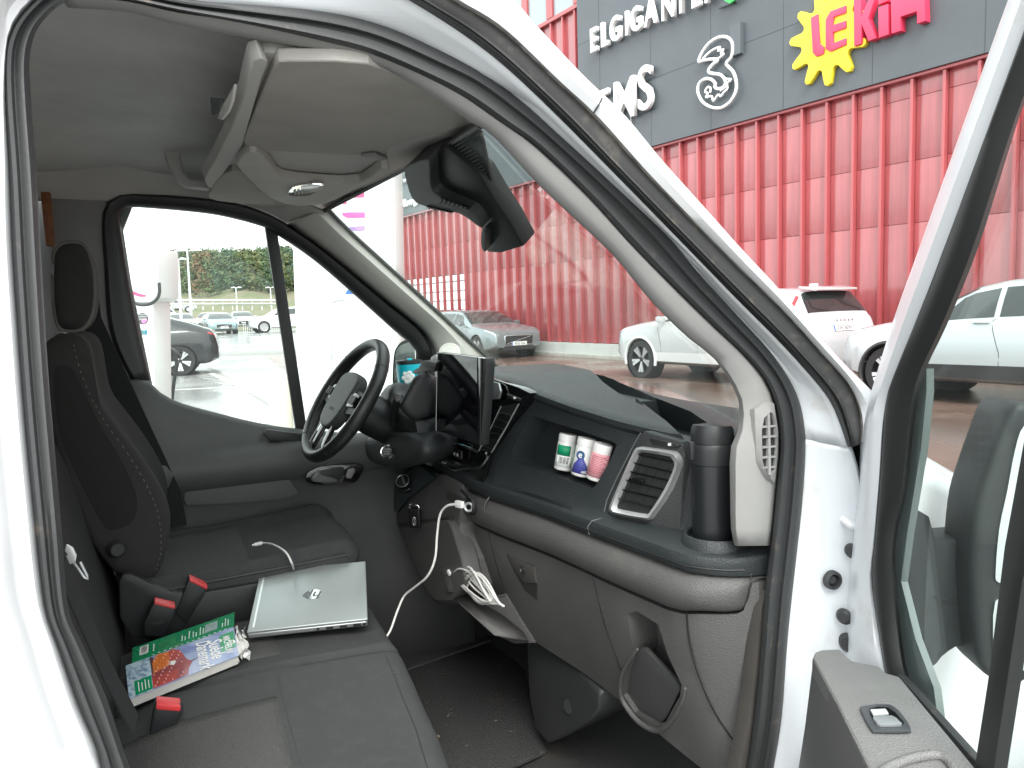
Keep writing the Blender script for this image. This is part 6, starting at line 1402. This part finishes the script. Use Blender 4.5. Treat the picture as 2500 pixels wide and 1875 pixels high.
    if detail > 0:
        zf = sp['gr']; s0 = sec(.004); fxx = L/2+.012
        g = slab('grille', [V((fxx, y, z)) for y, z in ((-zf[0], zf[1]), (zf[0], zf[1]), (zf[0]*1.05, zf[2]-.03), (zf[0]*.98, zf[2]), (-zf[0]*.98, zf[2]), (-zf[0]*1.05, zf[2]-.03))], V((-.10, 0, 0)), CPL, o, .01)
        tube('grille_frame', [V((fxx+.004, y, z)) for y, z in ((-zf[0], zf[1]), (zf[0], zf[1]), (zf[0]*1.05, zf[2]-.03), (zf[0]*.98, zf[2]), (-zf[0]*.98, zf[2]), (-zf[0]*1.05, zf[2]-.03))], .010, ALLOY, o, 6, closed=True)
        if sp.get('bar'):
            tube('grille_bar', [V((fxx+.006, -zf[0]*.9, zf[1]+.03)), V((fxx+.006, zf[0]*.9, zf[2]-.03))], .008, ALLOY, o, 6)
            lathe('grille_badge', [(.045, .012), (.062, .012), (.064, 0), (.043, 0)], ALLOY, o, 24, z_frame(V((fxx, 0, (zf[1]+zf[2])/2)), (1, 0, 0)))
            for s in (-1, 1): slab('bumper_blade', [V((L/2-.03, s*.50, .36)), V((L/2-.12, s*.82, .47)), V((L/2-.10, s*.80, .40)), V((L/2-.02, s*.52, .31))], V((-.06, 0, 0)), ALLOY, o)
            slab('lower_intake', [V((fxx, -.62, .25)), V((fxx, .62, .25)), V((fxx, .48, .36)), V((fxx, -.48, .36))], V((-.08, 0, 0)), CPL, o)
        if sp.get('plate'):
            end, txt, zpl = sp['plate']; sx_ = 1 if end == 'front' else -1; X_ = L/2+.02 if end == 'front' else -L/2+sp.get('plx', -.014)
            M_ = frame_from(V((X_, 0, zpl)), (0, sx_, 0), (.0 if end == 'front' else sp.get('plt', .15), 0, 1))
            pl = box('number_plate', (0, 0, 0), (.52, .11, .012), mat('plate_white', (.80, .81, .80), .4), o, .003, M_)
            text('plate_text', txt, .105, M_ @ Matrix.Translation((.02, -.036, .0068)), mat('plate_ink', (.02, .02, .022), .5), pl, .0006, .001, 'CENTER', sx=.86)
            box('plate_band', (-.243, 0, .0066), (.035, .105, .001), mat('plate_blue', (.02, .12, .42), .4), pl, 0, M_)
    return o
VW_ = dict(L=4.76, W=1.86, r=.335, fx=.185, rx=.79, sill=.23, prof=[(0,.58),(.012,.74),(.03,.80),(.08,.875),(.16,.935),(.24,.975),(.275,1.0),(.36,1.21),(.43,1.355),(.50,1.415),(.60,1.432),(.78,1.415),(.90,1.36),(.945,1.20),(.975,1.0),(.99,.90),(1,.72)],
    belt=[(0,.74),(.06,.84),(.25,.94),(.5,.97),(.9,1.02),(1,.95)], win=[(.33,.50,.075,.0),(.515,.69,0,0),(.705,.86,0,-.04)], ws=(.285,.435,8.05), rw=(.905,.965,8.2), hl=(.012,.085,5.0,6.3), gr=(.46,.40,.66), bar=True, plate=('front','PUG 33A',.43), doors=(.31,.51,.70), handles=(.47,.66))
XC_ = dict(L=4.70, W=1.92, r=.375, fx=.185, rx=.795, sill=.30, prof=[(0,.64),(.012,.84),(.03,.94),(.08,1.02),(.16,1.09),(.235,1.13),(.265,1.15),(.35,1.40),(.42,1.565),(.50,1.635),(.62,1.66),(.80,1.645),(.90,1.61),(.925,1.575),(.965,1.27),(.975,1.17),(.985,1.06),(.995,.92),(1,.74)],
    belt=[(0,.86),(.06,.97),(.25,1.08),(.5,1.13),(.9,1.20),(1,1.10)], win=[(.315,.49,.075,0),(.505,.68,0,0),(.695,.84,0,-.04)], ws=(.275,.425,8.05), rw=(.925,.968,8.3), hl=(.012,.08,4.9,6.2), gr=(.48,.55,.84), bar=True, plate=('rear','ZAP 60W',.985), plx=.038, plt=.35, tl=[(.912,.926,6.3,7.9),(.968,.985,5.2,5.9)], doors=(.30,.50,.69), handles=(.46,.65), clad=mat('white_cladding', (.74, .75, .75), .35))
SPW = mat('silver_paint', (.47, .50, .51), .26, metal=.35, coat=.8); GRYP = mat('grey_paint', (.21, .245, .255), .28, metal=.4, coat=.8); WHC = mat('car_white', (.52, .535, .545), .22, coat=.8); BLKP = mat('black_paint', (.008, .010, .012), .2, coat=.5)
car('parked_estate', 'grey estate car with number plate PUG 33A parked by the red wall', 'car', aZ(1268, 874, .004), E1, VW_, GRYP)
fw = aZ(1572, 922, .004)
xfront = fw+WD*(4.70*.185)+WN*(1.92/2-.1)
xc = car('parked_white_suv', 'white sport utility car with number plate ZAP 60W beyond the windscreen pillar', 'car', xfront, WD, XC_, WHC)
# spoiler, roof rails and lettering of the white car
slab('roof_spoiler', [V((-1.92, -.62, 1.625)), V((-1.92, .62, 1.625)), V((-2.16, .58, 1.585)), V((-2.16, -.58, 1.585))], (0, 0, .035), WHC, xc, .012)
for k in range(5): box('badge_letter', (-2.325, -.20+.10*k, 1.10), (.01, .035, .035), ALLOY, xc, .004)
box('roof_fin', (-1.75, 0, 1.67), (.16, .04, .07), WHC, xc, .015)
box('exhaust_trim', (-2.32, -.55, .36), (.08, .26, .07), ALLOY, xc, .02); box('exhaust_trim', (-2.32, .55, .36), (.08, .26, .07), ALLOY, xc, .02)
box('rear_diffuser', (-2.28, 0, .40), (.10, 1.5, .16), CPL, xc, .03); box('bumper_reflector', (-2.335, -.70, .66), (.02, .20, .04), LAMPR, xc, .008)
SV_ = dict(XC_); SV_.update(plate=None, L=4.5, W=1.85, bar=False, clad=CPL, tl=[], gr=(.55,.62,.80), hl=(.015,.10,5.2,6.1))
fw2 = aZ(2176, 972, .004)
car('parked_silver_suv', 'pale silver sport utility car with black wheel arches seen through the open door window', 'car', fw2+WD*(4.5*.185)+WN*(1.85/2-.1), WD, SV_, SPW)
BK_ = dict(L=4.75, W=1.95, r=.375, fx=.19, rx=.805, sill=.28, prof=[(0,.62),(.015,.84),(.05,.95),(.15,1.03),(.27,1.10),(.36,1.36),(.44,1.52),(.52,1.585),(.62,1.585),(.75,1.50),(.86,1.34),(.93,1.21),(.96,1.17),(.98,1.08),(.993,.92),(1,.74)],
    belt=[(0,.84),(.06,.93),(.25,1.04),(.5,1.08),(.85,1.14),(.96,1.06),(1,1.0)], win=[(.32,.50,.075,0),(.515,.68,0,0),(.695,.80,0,-.05)], ws=(.28,.44,8.05), rw=(.80,.925,8.3), hl=(.012,.08,5,6.2), gr=(.5,.5,.74), tl=[(.95,.992,5.3,6.4)], doors=(.30,.50,.70), handles=(.47,.66))
rwp = aZ(443, 917, 0); hdB = V((-1, .10, 0)).normalized(); rgt = V((hdB.y, -hdB.x, 0))
car('parked_black_suv', 'glossy black coupe-like car on charge, rear end showing in the driver window', 'car', rwp+hdB*(4.75*.805)+rgt*(1.95/2-.1)*(1 if rgt.y > 0 else -1), hdB, BK_, BLKP)
# far parked cars
LOW = dict(VW_, bar=False, plate=None); LOWS = dict(XC_, bar=False, plate=None, tl=[])
def farcar(px, py, D, hd, sp, paint, label, z=0.0, detail=1, name='distant_car'):
    p = aD(px, py, D); s = dict(sp); s['z'] = z
    return car(name, label, 'car', p, hd, s, paint, 'cars parked in the far lot', detail)
toC = -V((aD(550, 770, 60).x, aD(550, 770, 60).y, 0)).normalized(); lft = V((-1, 0, 0))
def rot(v, a): a = R_(a); return V((v.x*math.cos(a)-v.y*math.sin(a), v.x*math.sin(a)+v.y*math.cos(a), 0))
farcar(549, 818, 50, rot(toC, 8), dict(LOW, plate=('front', 'MLB 27', .44), bar=True), mat('bluegrey_paint', (.20, .28, .30), .25, metal=.3, coat=.8), 'blue-grey car facing the camera in the far car park', z=.3)
farcar(455, 815, 51, rot(toC, 10), LOW, WHC, 'white car facing the camera left of the blue-grey one', z=.35)
farcar(404, 815, 52, rot(toC, 14), LOW, WHC, 'white car half hidden by the charging post', z=.4)
farcar(504, 812, 58, rot(toC, -6), LOW, mat('rust_paint', (.30, .10, .08), .3, coat=.6), 'small reddish car squeezed between white and blue-grey cars', z=.4)
farcar(606, 818, 51, rot(lft, 4), LOWS, WHC, 'white car side-on at the window divider in the far lot', z=.3)
farcar(600, 808, 60, rot(toC, 5), LOW, SPW, 'silver car behind the blue-grey one in the far lot', z=.4)
rc = farcar(478, 722, 88, rot(lft, 178), LOW, SPW, 'silver estate car driving on the raised road', z=2.05)
rc['group'] = 'cars on the raised road'
# white delivery van in the far lot
p = aD(404, 780, 58); dv = thing('distant_van', 'white delivery van with dark cab window in the far lot', 'van', V((p.x, p.y, .45)), math.atan2(0, 1))
sidep = [(-3.2,.35),(1.55,.35),(1.6,.95),(1.45,1.15),(.75,1.35),(.15,2.25),(-.2,2.45),(-3.2,2.5)]
slab('van_body', [V((x, -1.0, z)) for x, z in sidep], (0, 2.0, 0), WHC, dv, .08, 3)
slab('cab_window', [V((x, -1.006, z)) for x, z in ((-.35,1.45),(.55,1.45),(.10,2.05),(-.30,2.15))], (0, .01, 0), CGL, dv)
slab('van_windscreen', [V((.80, -.85, 1.38)), V((.80, .85, 1.38)), V((.22, .75, 2.22)), V((.22, -.75, 2.22))], (.012, 0, .008), CGL, dv)
for x in (.85, -2.3): lathe('van_wheel', [(0, .1), (.22, .11), (.34, .10), (.35, -.1), (0, -.1)], TYRE, dv, 20, z_frame(V((x, -.93, .35)), (0, -1, 0)))
